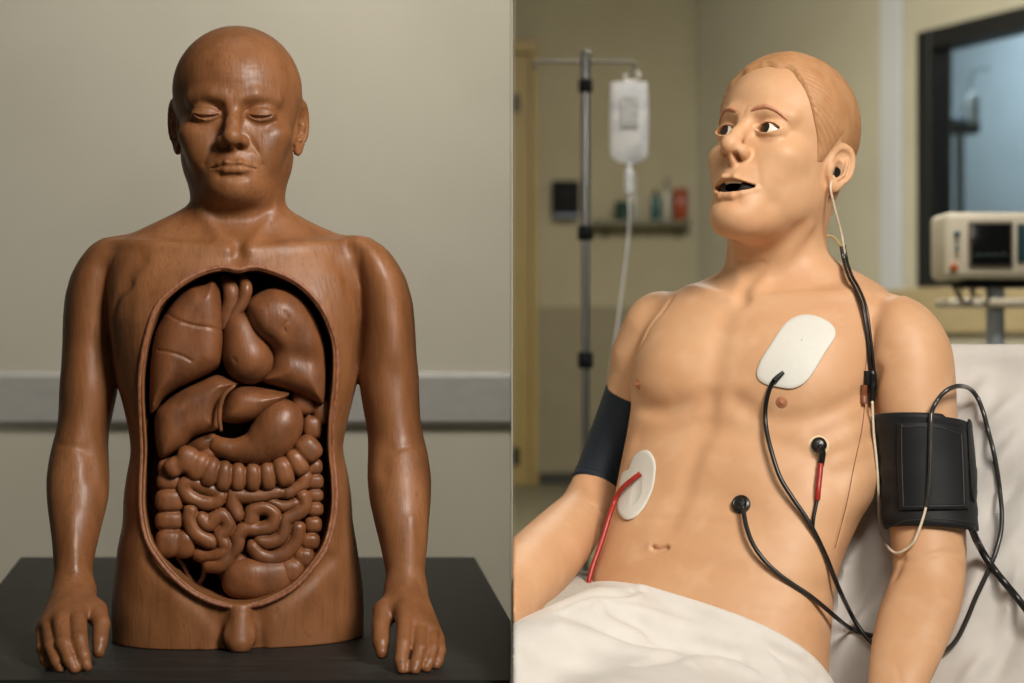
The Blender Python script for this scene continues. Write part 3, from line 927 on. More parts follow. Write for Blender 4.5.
# ------------------------------------------------------------------ RIGHT: patient simulator manikin on a hospital bed
RA = math.radians(-27)
Ru = np.array((math.cos(RA), math.sin(RA), 0)); Rv = np.array((-math.sin(RA), math.cos(RA), 0))
skin = mat('manikin_vinyl', srgb(208, 163, 124), .5, spec=.35, sss=.12,
           noise=[(srgb(200, 152, 113), (9, 9, 9), 3, .35, .7), (srgb(212, 169, 132), (26, 26, 26), 2, .5, .8)],
           bump=[((340, 340, 340), .06, .0006), ((40, 40, 40), .05, .002)])
hair_m = mat('moulded_hair', srgb(184, 138, 98), .5, spec=.35, sss=.08, noise=(srgb(168, 118, 76), (60, 60, 26), 4, .42, .75))
R_torso = Loft([
    (192, 731, 838, 2.30, .060, .066, 2), (205, 729, 834, 2.30, .062, .066, 2), (225, 728, 828, 2.305, .062, .062, 2), (240, 727, 826, 2.31, .062, .060, 2), (255, 726, 829, 2.315, .062, .062, 2), (263, 725, 838, 2.32, .064, .062, 2),
    (270, 722, 851, 2.322, .066, .064, 2.1), (280, 702, 869, 2.325, .072, .070, 2.2), (287, 683, 880, 2.325, .080, .075, 2.3), (296, 664, 888, 2.32, .088, .080, 2.4),
    (320, 650, 888, 2.31, .102, .088, 2.5), (340, 642, 884, 2.30, .110, .09, 2.5), (360, 636, 880, 2.295, .114, .09, 2.5), (384, 632, 877, 2.287, .115, .09, 2.5),
    (406, 633, 878, 2.28, .112, .09, 2.5), (434, 627.5, 879, 2.268, .108, .09, 2.4), (475, 619, 877, 2.248, .104, .09, 2.4), (495, 615.5, 869, 2.238, .103, .09, 2.4),
    (515, 612, 856, 2.228, .103, .09, 2.4), (545, 602, 842, 2.21, .103, .09, 2.4), (578, 592, 831, 2.19, .105, .095, 2.4), (610, 588, 828, 2.17, .108, .10, 2.4),
    (650, 586, 825, 2.15, .11, .10, 2.4), (700, 588, 824, 2.13, .11, .10, 2.3), (730, 600, 815, 2.12, .10, .10, 2.2)], RA, .006)
R_armN = Loft([       # nearer arm, right of the picture
    (296, 892, 906, 2.235, .020, .020, 2), (300, 882, 916, 2.23, .034, .034, 2), (308, 875, 928, 2.225, .046, .046, 2), (325, 869, 942, 2.215, .057, .055, 2), (341, 867, 949.8, 2.21, .061, .058, 2), (357, 866.5, 953.8, 2.205, .063, .060, 2),
    (385, 869, 956, 2.195, .062, .060, 2), (415, 874, 957, 2.185, .059, .058, 2), (450, 881, 961, 2.175, .056, .056, 2), (490, 886, 965, 2.16, .053, .053, 2), (527, 889, 966, 2.145, .051, .051, 2),
    (554, 892, 966.5, 2.13, .050, .050, 2), (572, 893, 966, 2.117, .050, .050, 2), (597, 884, 963, 2.09, .051, .051, 2), (610, 878.5, 960, 2.08, .051, .051, 2), (637, 872.5, 950, 2.055, .050, .048, 2),
    (660, 869.5, 940, 2.03, .046, .045, 2), (683, 868, 929, 2.01, .042, .041, 2), (720, 868, 914, 1.975, .034, .034, 2), (745, 869, 907, 1.955, .028, .026, 2.2)], RA * .6, .006)
FA = [(P(661, 334, 2.385), .052), (P(646, 358, 2.40), .045), (P(633, 392, 2.412), .0345), (P(614, 440, 2.402), .031), (P(597, 482, 2.385), .029), (P(590, 506, 2.365), .033)]
FB = [(P(588, 508, 2.360), .0350), (P(560, 541, 2.245), .0440), (P(531, 571, 2.13), .0455), (P(503, 599, 2.02), .0430), (P(470, 628, 1.92), .036)]

FBs = catmull([np.append(a, r) for a, r in FB], 6)
def R_armF(p):
    d = chain(p, [a for a, r in FA], [r for a, r in FA], .02)
    d = smin(d, ell(p, FA[0][0] + np.array((.004, .01, .002)), (.052, .052, .056)), .02)
    return smin(d, chain(p, FBs[:, :3], FBs[:, 3]), .02)
_fa = np.array([a for a, r in FA + FB])
R_armF_b = bounded(R_armF, _fa.min(0) - .075, _fa.max(0) + .075, .03)

R_head = Head(P(782.5, 154, 2.285), -43, 17, -2, 1.07, fz=1.13, lid_u=7.6, lid_l=6.0, cy=9, cl=91, chiny=-75, crease=1.4, cheek=1.5, np=5, cbx=44, root=7, inner=5, fcx=30, eye='open', ex=31.5, ew=17, cut=1, mcy=-76, mouth=8.5, mw=31, chin=-112, top=128, nose=.98, noseLen=-7, earz=-12, eary=23, earl=25, earx=70, ear_out=24, fw=57, jaw=1.0)
R_head_b = bounded(R_head.field, R_head.c - .17, R_head.c + .17, .03)

def R_trace0(p):
    return smin(smin(R_torso(p), R_armN(p), .006), R_armF_b(p), .006)
def R_sp(pts, off=0.0): return trace(R_trace0, pts, 1.85, 2.6, off)
R_str = []
def RS(pts, w, h, n=6): R_str.append(Stroke(R_sp(catmull(pts, n)), w, h))
def RB(px, py, r, h): R_str.append(Bump(R_sp([(px, py)])[0], r, h))
# collar bones and the notch between them
RS([(730, 297), (712, 293), (694, 287), (682, 287)], .010, -.0055); RS([(757, 298), (790, 296), (830, 294), (868, 291)], .010, -.0045)
RS([(724, 286), (706, 281)], .012, .0045); RS([(776, 286), (806, 284), (836, 281)], .014, .0050)
RS([(742, 292), (742, 302)], .010, .0065)
RS([(736, 232), (737, 262), (740, 290)], .010, -.0030); RS([(806, 226), (784, 258), (756, 290)], .011, -.0050)
RS([(738, 258), (746, 262.5), (754, 263.5), (764, 261.5)], .0020, .0014); RS([(740, 222), (752, 240), (760, 244)], .012, .002)
# chest muscles
RB(668, 365, (.055, .05, .045), -.010); RB(806, 372, (.065, .05, .050), -.011)
RS([(634, 396), (648, 407), (668, 411), (690, 406), (706, 398)], .014, .0060); RS([(738, 402), (756, 414), (784, 421), (812, 418), (838, 408), (860, 396)], .014, .0055)
RS([(728, 310), (718, 350), (712, 392)], .016, .0045)
# belly: midline, ribs, waist folds
RS([(708, 412), (698, 450), (684, 490), (670, 525)], .014, .0042)
RS([(640, 440), (664, 428), (690, 424), (706, 426)], .014, .0030); RS([(716, 428), (748, 432), (786, 446), (816, 462), (838, 480)], .016, .0036)
RS([(640, 500), (660, 496), (684, 494)], .012, .0020); RS([(694, 494), (726, 500), (760, 512)], .014, .0020)
RS([(640, 520), (680, 518), (720, 523), (750, 526)], .006, .0010)
RB(720, 466, (.04, .05, .025), -.004); RB(660, 462, (.035, .05, .025), -.0035); RB(668, 585, (.09, .06, .05), -.004)
for a in ((846, 425), (850, 448), (846, 470)): RS([(a[0] - 30, a[1] + 12), a, (a[0] + 22, a[1] - 12)], .010, .0022)
RS([(640, 556), (700, 566), (760, 578), (820, 590)], .012, .0022); RS([(750, 612), (790, 614), (826, 610)], .008, .0013)
RS([(620, 560), (604, 570)], .012, .002)
# navel
RS([(650, 545), (660, 546.5), (669, 544.5)], .005, -.0016)
NAV = R_sp(catmull([(653, 547.5), (659, 549.6), (667, 548)], 5))
_nav_b = bounded(lambda p: polydist(p, NAV) - .0038, NAV.min(0) - .01, NAV.max(0) + .01, .03)
# joint seams of the shell
RS([(893, 296), (882, 302), (874, 314), (870, 326), (867.5, 340), (866.5, 356), (865, 372)], .0018, .0013)
RS([(865, 372), (863, 400), (861, 431), (854, 466), (846, 506), (835, 548)], .0016, .0018)
RS([(672, 297), (662, 312), (652, 324), (645, 338), (636, 356)], .004, .0045)
RS([(878, 372), (873, 392), (874, 410)], .010, .004)
# elbow fold, fore-arm
RS([(893, 556), (908, 562), (925, 557), (945, 552), (962, 553)], .0035, .0020); RS([(902, 556), (900, 566), (895, 578)], .006, .0030)
RS([(576, 494), (590, 503), (604, 514)], .003, .0016)
RS([(915, 580), (912, 630), (902, 683)], .02, .002)
RS([(897, 668), (900, 683)], .004, .0015)
LEGS = [(P(662, 712, 2.10), P(600, 790, 1.75), .090, .085), (P(768, 770, 2.06), P(735, 850, 1.74), .085, .080)]
# hand lying on the sheet below the frame
_w = P(888, 742, 1.955); _f = -Rv * .92 + Ru * -.10; _f /= np.linalg.norm(_f); _s = np.array((-_f[1], _f[0], 0)) * -1
def _hp(f, s, z): return np.array((_w[0], _w[1], 0)) + _f * f + _s * s + np.array((0, 0, z))
HN = [([_hp(.09, o, .688), _hp(.09 + l * .45, o * 1.12, .692), _hp(.09 + l * .78, o * 1.18, .680), _hp(.09 + l, o * 1.2, .668)], [.0105, .0098, .0088, .0074]) for o, l in ((-.030, .062), (-.010, .078), (.011, .084), (.031, .072))]
HT = ([_hp(.035, .030, .680), _hp(.065, .052, .674), _hp(.095, .060, .668)], [.014, .0115, .0085])
def R_hand(p):
    d = None
    for q, r in HN:
        e = cone(p, _w, q[0], .024, .0125); d = e if d is None else smin(d, e, .012)
    d = smin(d, chain(p, HT[0], HT[1], .003), .012)
    for q, r in HN: d = smin(d, chain(p, q, r, .002), .003)
    return d
R_hand_b = bounded(R_hand, _w - .21, _w + .21, .03)
def R_body(p):
    d = R_torso(p)
    for a, b, r1, r2 in LEGS: d = smin(d, cone(p, a, b, r1, r2), .05)
    k = .005 + .012 * sstep(1.12, 1.19, p[:, 2])
    d = smin(d, R_armN(p), .005 + .015 * sstep(1.13, 1.18, p[:, 2]))
    d = smin(d, R_hand_b(p), .012)
    d = smin(d, R_armF_b(p), k)
    d = smin(d, R_head_b(p), .022)
    for s_ in R_str: s_.add(p, d)
    d = smax(d, -_nav_b(p), .002)
    return np.maximum(d, .0007 - p[:, 0])              # ends against the partition

def R_surf(pts, off=0.0): return trace(R_body_fast, pts, 1.8, 2.7, off)
def R_body_fast(p): 
    d = smin(R_trace0(p), R_head_b(p), .022)
    for s_ in R_str: s_.add(p, d)
    return d

if DEV.get('right', True):
    hc = R_head.c
    man = thing('patient_manikin', 'pale tan bare-chested male patient simulator manikin half sitting on the hospital bed', 'manikin', P(700, 640, 2.15))
    x = spacing([-.003, (hc[0] - .115, .0034), (hc[0] + .115, .0018), (P(975, 0, 2.2)[0], .0032)])
    y = spacing([1.66, (1.70, .008), (1.90, .0045), (hc[1] - .135, .0034), (hc[1] + .03, .0018), (2.47, .0040)])
    z = spacing([.56, (.645, .008), (.72, .0045), (hc[2] - .145, .0036), (hc[2] + .155, .0018)])
    V, F = sdf_mesh(R_body, x, y, z)
    mesh_obj('body', V, F, skin, man)
    # ---- eyes
    sclera = mat('eye_white', srgb(232, 222, 208), .18, spec=.6, coat=.5)
    iris = mat('dark_iris', srgb(40, 25, 18), .25, spec=.4)
    pupil = mat('pupil', srgb(8, 6, 6), .12, coat=.3)
    look = np.array((-.20, -1, .02)); look /= np.linalg.norm(look)
    for g in (-1, 1):
        c = np.array((g * 30.6, -67.8, 0)); r = 15.6
        def ball(name, rad, cc, scale, m, par, a0=0, a1=PI):
            prof = [(rad * math.sin(t), -rad * math.cos(t)) for t in np.linspace(a0 + 1e-3, a1 - 1e-3, 28)]
            b = MB().lathe(prof, (0, 0, 0), 1, 36)
            V = np.array(b.V)
            R = Vector((0, -1, 0)).rotation_difference(Vector(look)).to_matrix()
            V = V @ np.array(R).T + cc
            b.V = [tuple(v) for v in R_head.world(V)]
            return b.build(name, m, par, True, None)
        eb = ball('eyeball', r, c, 1, sclera, man)
        ib = ball('iris', r + .35, c, 1, iris, eb, 0, math.asin(7.0 / r))
        ball('pupil', r + .55, c, 1, pupil, ib, 0, math.asin(3.0 / r))
        hl = MB().lathe([(.01, -.9), (.6, -.5), (.6, .5), (.01, .9)], (0, 0, 0), 1, 10)
    # ---- mouth inside, teeth, tongue
    mouthm = mat('mouth_lining', srgb(30, 14, 12), .8); toothm = mat('teeth', srgb(225, 214, 196), .3)
    def head_sdf(name, f, lo, hi, st, m):
        V, F = sdf_mesh(f, spacing([lo[0], (hi[0], st)]), spacing([lo[1], (hi[1], st)]), spacing([lo[2], (hi[2], st)]), slack=3)
        return mesh_obj(name, R_head.world(V), F, m, man)
    def cavity(q):
        d = np.maximum(ell(q, (0, -69, -67), (26.6, 18.6, 14.6)), -ell(q, (0, -69, -67), (25.2, 17.2, 13.2)))
        return np.maximum(d, -84.5 - q[:, 1])
    head_sdf('mouth_lining', cavity, (-29, -90, -84), (29, -48, -50), .8, mouthm)
    for g in range(-3, 4):
        t = g / 3.6; xx = 18 * math.sin(t); yy = -70.5 - 16.6 * math.cos(t) 
        b = MB().box((-2.9, -1.5, -3.4), (2.9, 1.5, 3.2), .9, Matrix.Translation((xx, yy, -60.5)) @ Matrix.Rotation(t, 4, 'Z'))
        b.V = [tuple(v) for v in R_head.world(np.array(b.V))]; b.build('tooth', toothm, man)
    # ---- eyebrows: thin painted ridges
    browm = mat('painted_eyebrow', srgb(194, 134, 102), .6, noise=(srgb(178, 118, 88), (300, 300, 120), 3, .4, .7))
    lipm = None
    for g in (-1, 1):
        pts = []
        for xx, zz in [(12, 20), (20, 23.5), (29, 24.5), (38, 22.5), (46, 17.5), (51, 13)]:
            o0 = np.array([[g * xx, -130., zz]])
            y_ = -130.
            for _ in range(60):
                dd = R_head.raw(np.array([[g * xx, y_, zz]]))[0]; y_ += min(dd, 8) * .6
            pts.append((g * xx, y_ - .5, zz))
        c_ = R_head.world(catmull(pts, 6)); n_ = len(c_)
        MB().tube(c_, np.interp(np.linspace(0, 1, n_), [0, .15, .5, 1], [.0020, .0036, .0030, .0008]), 8, flat=.9).build('eyebrow', browm, man)
    # ---- moulded hair cap
    def hair(q):
        base = R_head.raw(q, False)
        ang = np.arctan2(q[:, 0], -q[:, 1])                       # 0 = face, + = viewer's right
        A = np.abs(np.degrees(ang))
        side = q[:, 0] > 0
        line_r = np.interp(A, [0, 12, 22, 32, 40, 47, 54, 62, 70, 76, 84, 92, 104, 135, 180], [83, 84, 83, 78, 64, 48, 34, 14, -4, -16, -16, 22, 10, -42, -62])
        line_l = np.interp(A, [0, 12, 22, 32, 40, 47, 54, 62, 70, 76, 84, 92, 104, 135, 180], [83, 80, 76, 70, 58, 44, 30, 12, -4, -16, -16, 22, 10, -42, -62])
        line = np.where(side, line_r, line_l)
        line = line + 1.6 * np.sin(A * .31)
        part = np.array([(27, -56, 101), (27, -40, 109), (25, -10, 117), (20, 20, 120)])
        e = polydist(q, part)
        th = sstep(0, 10, q[:, 2] - line)
        t2 = .6 + 2.0 * th + 2.6 * np.exp(-((A - 8) / 34) ** 2) * th
        s1 = q[:, 0] * .55 + q[:, 1] * .50 - q[:, 2] * .35
        s2 = q[:, 0] * .3 - q[:, 1] * .55 - q[:, 2] * .75
        w_ = np.where(side & (A > 24), s2 + 2.2 * np.sin(q[:, 1] * .10 + q[:, 2] * .07), q[:, 1] * .2 + q[:, 2] * .55 - q[:, 0] * .18 + 2 * np.sin(q[:, 0] * .09))
        t2 = t2 + (.55 * np.sin(w_ * 1.25) + .25 * np.sin(w_ * 2.6 + 1)) * th
        t2 = t2 - 1.5 * np.exp(-(e / 2.0) ** 2) * th
        return smax(base - t2, (line - q[:, 2]) * .8, 1.2)
    Vh, Fh = sdf_mesh(hair, spacing([-92, (92, 1.6)]), spacing([-92, (120, 1.6)]), spacing([-70, (128, 1.6)]), slack=6)
    mesh_obj('hair', R_head.world(Vh), Fh, hair_m, man)
    # ---- nipples
    nip = mat('areola', srgb(172, 112, 76), .55, noise=(srgb(150, 94, 62), (400, 400, 400), 2, .4, .7))
    def disc_on(f, px, py, r, h, n=24, rings=5, sc=(1, 1)):
        c = trace(f, [(px, py)], 1.8, 2.7)[0]; nn = grad(f, c[None], .004)[0]
        a = np.cross(nn, (0, 0, 1.)); a /= np.linalg.norm(a); b = np.cross(nn, a)
        V = [c + nn * h[0]]; F = []
        for k in range(1, rings + 1):
            t = k / rings
            for i in range(n):
                w = 2 * PI * i / n
                q = c + (a * math.cos(w) * sc[0] + b * math.sin(w) * sc[1]) * r * t
                d = f(q[None])[0]
                V.append(q + nn * (-d + np.interp(t, np.linspace(0, 1, len(h)), h)))
        for i in range(n): F.append((0, 1 + i, 1 + (i + 1) % n))
        for k in range(1, rings):
            for i in range(n):
                j = (i + 1) % n; p0 = 1 + (k - 1) * n; p1 = 1 + k * n
                F.append((p0 + i, p1 + i, p1 + j, p0 + j))
        m = MB(); m.add(V, F); return m, c, nn, a, b
    disc_on(R_body_fast, 781.5, 402.5, .0088, [.003, .0024, .0008, .0008, .0004, -.0008])[0].build('nipple', nip, man, True, None)
    disc_on(R_body_fast, 638, 384.5, .0085, [.0045, .0038, .0012, .0008, .0004, -.0008])[0].build('nipple', nip, man, True, None)

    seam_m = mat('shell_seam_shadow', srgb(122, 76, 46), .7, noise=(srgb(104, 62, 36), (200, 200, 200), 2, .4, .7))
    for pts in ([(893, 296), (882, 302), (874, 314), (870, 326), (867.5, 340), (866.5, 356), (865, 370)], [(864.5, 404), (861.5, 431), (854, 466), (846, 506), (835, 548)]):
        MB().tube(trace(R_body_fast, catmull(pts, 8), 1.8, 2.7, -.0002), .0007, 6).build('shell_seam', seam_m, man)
# ------------------------------------------------------------------ rooms
wallL = mat('painted_wall_left', srgb(190, 186, 172), .75, spec=.2, noise=(srgb(184, 180, 166), (3, 3, 3), 3, .4, .7), bump=((160, 160, 160), .08, .001))
wallR = mat('painted_wall_right', srgb(172, 164, 138), .7, spec=.2, noise=(srgb(166, 158, 132), (2, 2, 2), 3, .4, .7), bump=((160, 160, 160), .08, .001))
wallG = mat('painted_wall_grey_green', srgb(186, 182, 162), .7, spec=.2, noise=(srgb(180, 176, 156), (2, 2, 2), 3, .4, .7))
wains = mat('wainscot_paint', srgb(142, 134, 110), .6, spec=.3, noise=(srgb(136, 128, 104), (4, 4, 4), 3, .4, .7))
floor_m = mat('vinyl_floor', srgb(120, 116, 96), .4, spec=.4, noise=(srgb(108, 104, 86), (14, 14, 14), 5, .4, .7))
ceil_m = mat('ceiling_paint', srgb(222, 218, 206), .8, noise=(srgb(214, 210, 198), (8, 8, 8), 3, .4, .7))
rail_m = mat('bumper_rail_vinyl', srgb(166, 165, 161), .55, spec=.35, noise=(srgb(160, 159, 155), (20, 20, 60), 3, .4, .7))
dark_m = mat('dark_rubber', srgb(52, 50, 44), .6, noise=(srgb(44, 42, 38), (30, 30, 30), 3, .4, .7))
BY, FX0, FX1, CZ = 13.5, -3.2, 4.6, 4.15
LWY = 3.9
def room():
    struct(MB().box((FX0, -1.6, -.1), (FX1, BY + 3.5, 0)).build('floor', floor_m, None, False))
    struct(MB().box((FX0, -1.6, CZ), (FX1, BY + 3.5, CZ + .1)).build('ceiling', ceil_m, None, False))
    struct(MB().box((FX0, LWY, 0), (-.0012, LWY + .12, CZ)).build('wall_back_left', wallL, None, False))
    struct(MB().box((FX0 - .12, -1.6, 0), (FX0, LWY + .12, CZ)).build('wall_left', wallL, None, False))
    struct(MB().box((-.0003, 1.99, 0), (.0003, BY, CZ)).build('wall_partition', wallL, None, False))
    struct(MB().box((0, BY, 0), (1.62, BY + .12, CZ)).build('wall_back_right', wallR, None, False))
    struct(MB().box((FX0 - .12, -1.72, 0), (FX1, -1.6, CZ)).build('wall_rear', wallL, None, False))
    # bumper rail along the left wall
    zt, zb = CAMZ - (372 - CY) / FPX * LWY, CAMZ - (426 - CY) / FPX * LWY
    prof = [(LWY, zb), (LWY - .010, zb + .003), (LWY - .014, zb + .012), (LWY - .014, zt - .012), (LWY - .010, zt - .003), (LWY, zt)]
    m = MB(); n = len(prof)
    V = [(x, a, b) for x in (FX0, -.0014) for a, b in prof]
    m.add(V, [[i, i + 1, i + 1 + n, i + n] for i in range(n - 1)] + [list(range(n))[::-1], list(range(n, 2 * n)), [n - 1, 0, n, 2 * n - 1]])
    struct(m.build('trim_1', rail_m, None, False))
    # right room: wainscot, skirting
    wz = CAMZ - (307 - CY) / FPX * BY
    struct(MB().box((.0012, BY - .02, 0), (1.62, BY, wz)).build('trim_2', wains, None, False))
    struct(MB().box((.0012, BY - .035, 0), (1.62, BY - .02, .09)).build('baseboard_back', dark_m, None, False))
    # angled right wall with a big internal window
    a0 = np.array(P(699, 0, 13.35)[:2]); a1 = np.array(P(920, 0, 11.0)[:2]); d = a1 - a0; L = np.linalg.norm(d); d /= L
    ang = math.atan2(d[1], d[0])
    M = Matrix.Translation((a0[0], a0[1], 0)) @ Matrix.Rotation(ang, 4, 'Z')        # x along the wall, -y towards the camera side
    zf = lambda py, Yd: CAMZ - (py - CY) / FPX * Yd
    w0 = L; w1 = L + 2.4                                                    # opening along the wall
    ztop, zsil = zf(33, 11.0), zf(287, 11.0)
    m = MB(); TH = .14
    m.box((0, 0, 0), (w0, TH, CZ), 0, M); m.box((w1, 0, 0), (w1 + 1.6, TH, CZ), 0, M)
    m.box((w0, 0, 0), (w1, TH, zsil), 0, M); m.box((w0, 0, ztop), (w1, TH, CZ), 0, M)
    struct(m.build('wall_right', wallG, None, False))
    fr = mat('black_window_frame', srgb(26, 28, 28), .4)
    m = MB(); f = .125
    m.box((w0, -.03, zsil), (w0 + f, TH + .02, ztop), .006, M); m.box((w1 - f, -.03, zsil), (w1, TH + .02, ztop), .006, M)
    m.box((w0 + f, -.03, ztop - f), (w1 - f, TH + .02, ztop), .006, M); m.box((w0 + f, -.03, zsil), (w1 - f, TH + .02, zsil + .05), .006, M)
    win = struct(m.build('window_1', fr, None, False))
    g = mat('window_glass', srgb(235, 245, 248), .02, trans=1.0, ior=1.45)
    MB().box((w0 + f, .05, zsil + .05), (w1 - f, .056, ztop - f), 0, M).build('window_pane', g, win, False)
    tan = mat('sill_board', srgb(176, 160, 124), .5, noise=(srgb(166, 150, 114), (6, 6, 40), 3, .4, .7))
    struct(MB().box((w0 - .6, -.05, zsil - .30), (w1 + .3, 0, zsil - .01), .01, M).build('trim_3', tan, None, False))
    pil = mat('pale_pilaster', srgb(196, 200, 204), .5, noise=(srgb(190, 194, 198), (3, 3, 1), 2, .4, .7))
    # pale pilaster strip left of the window
    t0 = (np.array(P(886, 0, 11.33)[:2]) - a0) @ d; t1 = (np.array(P(905, 0, 11.14)[:2]) - a0) @ d
    struct(MB().box((t0, -.04, .1), (t1, 0, CZ), .01, M).build('trim_4', pil, None, False))
    struct(MB().box((0, -.02, 0), (w1 + 1.6, 0, .09), 0, M).build('baseboard_right', dark_m, None, False))
    # room behind the window
    bl = mat('far_room_paint', srgb(176, 190, 198), .7, noise=(srgb(170, 184, 192), (3, 3, 3), 3, .4, .7))
    struct(MB().box((-1.2, 2.6, 0), (w1 + 1.6, 2.7, CZ), 0, M).build('wall_far', bl, None, False))
    # door casing at the left end of the right room
    cas = mat('ochre_door_frame', srgb(168, 146, 88), .5, noise=(srgb(152, 132, 78), (40, 40, 3), 4, .4, .7))
    X1 = P(538, 0, BY - .1)[0]; Xm = P(531, 0, BY - .1)[0]; X0 = P(517, 0, BY)[0]
    zt = zf(56, BY)
    m = MB(); m.box((Xm, BY - .16, 0), (X1, BY - .02, zt), .008); m.box((.0012, BY - .10, 0), (Xm, BY - .02, zt), .006); m.box((.0012, BY - .16, zt), (X1, BY - .02, zt + .1), .008)
    dr = struct(m.build('door_1', cas, None, False))
    hd = mat('dark_hinge', srgb(40, 36, 28), .4, metal=.6)
    for py in (105, 455):
        zc = zf(py, BY); MB().box((.004, BY - .125, zc - .07), (.06, BY - .10, zc + .07), .008).build('door_hinge', hd, dr, False)
    # lamps for both rooms are set up in the lights section
    return M, w0, w1, ztop, zsil
if DEV.get('rooms', True):
    WM, W0, W1, WZT, WZS = room()

    # ---------------- table
    slate = mat('black_table_laminate', srgb(34, 34, 33), .55, spec=.25, noise=(srgb(48, 48, 47), (9, 60, 60), 6, .45, .75), bump=((30, 240, 200), .25, .001))
    edge = mat('table_edge_band', srgb(72, 70, 66), .45, noise=(srgb(60, 58, 55), (60, 60, 60), 3, .4, .7))
    steel = mat('brushed_steel', srgb(150, 150, 150), .3, metal=1.0, noise=(srgb(130, 130, 130), (60, 60, 4), 3, .4, .7))
    yb, yf = .38 * FPX / (557 - CY), .38 * FPX / (680.5 - CY)
    y620 = .38 * FPX / (620 - CY)
    poly = [(P(20, 0, yb)[0], yb), (P(475, 0, yb)[0], yb), (-.0016, y620), (-.0016, yf), (-.66, yf)]
    tb = thing('table', 'black slate-look table carrying the carved wooden torso', 'table', (-.4, 2.4, 0))
    bm = bmesh.new(); vs = [bm.verts.new((x, y, TABLE_Z)) for x, y in poly]; bm.faces.new(vs)
    r_ = bmesh.ops.extrude_face_region(bm, geom=bm.faces[:])
    bmesh.ops.translate(bm, verts=[v for v in r_['geom'] if isinstance(v, bmesh.types.BMVert)], vec=(0, 0, -.032))
    bmesh.ops.bevel(bm, geom=[e for e in bm.edges if all(abs(v.co.z - TABLE_Z) < 1e-5 for v in e.verts)], offset=.002, segments=2, affect='EDGES')
    bmesh.ops.recalc_face_normals(bm, faces=bm.faces[:])
    me = bpy.data.meshes.new('tabletop'); bm.to_mesh(me); bm.free(); me.materials.append(slate)
    o = bpy.data.objects.new('tabletop', me); COL.objects.link(o); put(o, tb)
    m = MB()
    ins = [(-.79, 2.92), (-.115, 2.92), (-.06, 2.30), (-.06, 1.98), (-.60, 1.98)]
    for i in range(5):
        a, b = np.array(ins[i]), np.array(ins[(i + 1) % 5]); dd = (b - a) / np.linalg.norm(b - a); nn = np.array((-dd[1], dd[0])) * .011
        m.prism([tuple(a - nn), tuple(b - nn), tuple(b + nn), tuple(a + nn)], TABLE_Z - .092, TABLE_Z - .032)
    m.build('apron', edge, tb, False)
    for x, y in ((-.78, 2.91), (-.12, 2.91), (-.07, 1.99), (-.61, 1.99)):
        MB().box((x - .022, y - .022, .0), (x + .022, y + .022, TABLE_Z - .032), .004).build('leg', edge, tb, False)

    # ---------------- things at the back of the right room
    black = mat('black_plastic', srgb(20, 20, 22), .7, spec=.2, noise=(srgb(18, 18, 20), (60, 60, 60), 3, .4, .7))
    white_p = mat('white_plastic', srgb(214, 210, 200), .4, noise=(srgb(206, 202, 192), (30, 30, 30), 3, .4, .7))
    zf = lambda py, Yd: CAMZ - (py - CY) / FPX * Yd
    # IV stand
    IY = 4.6
    iv = thing('drip_stand', 'blurred steel drip stand with a cross bar and black clamps behind the manikin', 'drip stand', (P(585, 0, IY)[0], IY, 0))
    px = lambda a: P(a, 0, IY)[0]
    xp = px(585.5)
    prof = [(.0105, .09), (.0115, .10), (.0115, zf(236, IY)), (.0115, zf(236, IY)), (.0130, zf(236, IY) + .001), (.0130, zf(90, IY)), (.0135, zf(60, IY)), (.0125, zf(52, IY)), (.006, zf(50, IY))]
    MB().lathe(prof, (xp, IY, 0)).build('pole', steel, iv)
    zb_ = zf(62, IY)
    MB().tube(catmull([(px(536), IY, zb_ - .022), (px(535), IY, zb_ - .005), (px(540), IY, zb_ + .001), (px(585), IY, zb_), (px(628), IY, zb_), (px(634), IY, zb_ - .006), (px(634.5), IY, zb_ - .022), (px(631), IY, zb_ - .030)], 6), .0050, 10).build('cross_bar', mat('dull_grey_metal', srgb(120, 114, 104), .5, metal=.3), iv)
    for py, r, h in ((86, .019, .018), (233, .021, .020), (360, .021, .022)):
        c = MB().lathe([(r * .8, -h), (r, -h * .8), (r, h * .8), (r * .8, h)], (xp, IY, zf(py, IY))).build('clamp', black, iv)
        MB().lathe([(.007, 0), (.009, -.02), (.013, -.022), (.013, -.036), (.008, -.038)], (xp, IY - r * .9, zf(py, IY)), 1, 14).build('clamp_knob', black, c)
    for k in range(5):
        a = 2 * PI * k / 5 + .5
        t = np.array([(xp, IY, .10), (xp + .08 * math.cos(a), IY + .08 * math.sin(a), .095), (xp + .16 * math.cos(a), IY + .16 * math.sin(a), .075)])
        lg = MB().tube(t, [.016, .014, .011], 10).build('leg', steel, iv)
        MB().lathe([(.004, -.012), (.032, -.010), (.034, 0), (.032, .010), (.004, .012)], (t[2][0], t[2][1], .035), 0, 18).build('caster', black, lg)
    # drip bag hanging from the bar
    bag_m = mat('clear_bag_plastic', srgb(236, 236, 236), .3, spec=.5, trans=.12, noise=(srgb(206, 208, 212), (14, 14, 22), 3, .45, .7))
    bx_, bz0, bz1 = px(629), zf(163, IY), zf(82, IY)
    bag = thing('drip_bag', 'blurred clear fluid bag hanging from the drip stand', 'drip bag', (bx_, IY, bz1))
    m = MB(); V = []; F = []; nu, nv = 15, 22
    hw = (px(648) - px(609)) / 2
    for sgn in (-1, 1):
        for j in range(nv):
            t = j / (nv - 1); z = bz1 + (bz0 - bz1) * t
            w = hw * (.93 + .07 * math.sin(PI * t)) * (1 if t < .9 else 1 - .55 * ((t - .9) / .1) ** 2)
            for i in range(nu):
                u = i / (nu - 1) * 2 - 1
                V.append((bx_ + u * w, IY + sgn * (.004 + .018 * math.sqrt(max(0, 1 - u * u)) * math.sin(PI * min(1, .12 + t * .9)) ** .6), z))
    n1 = nu * nv
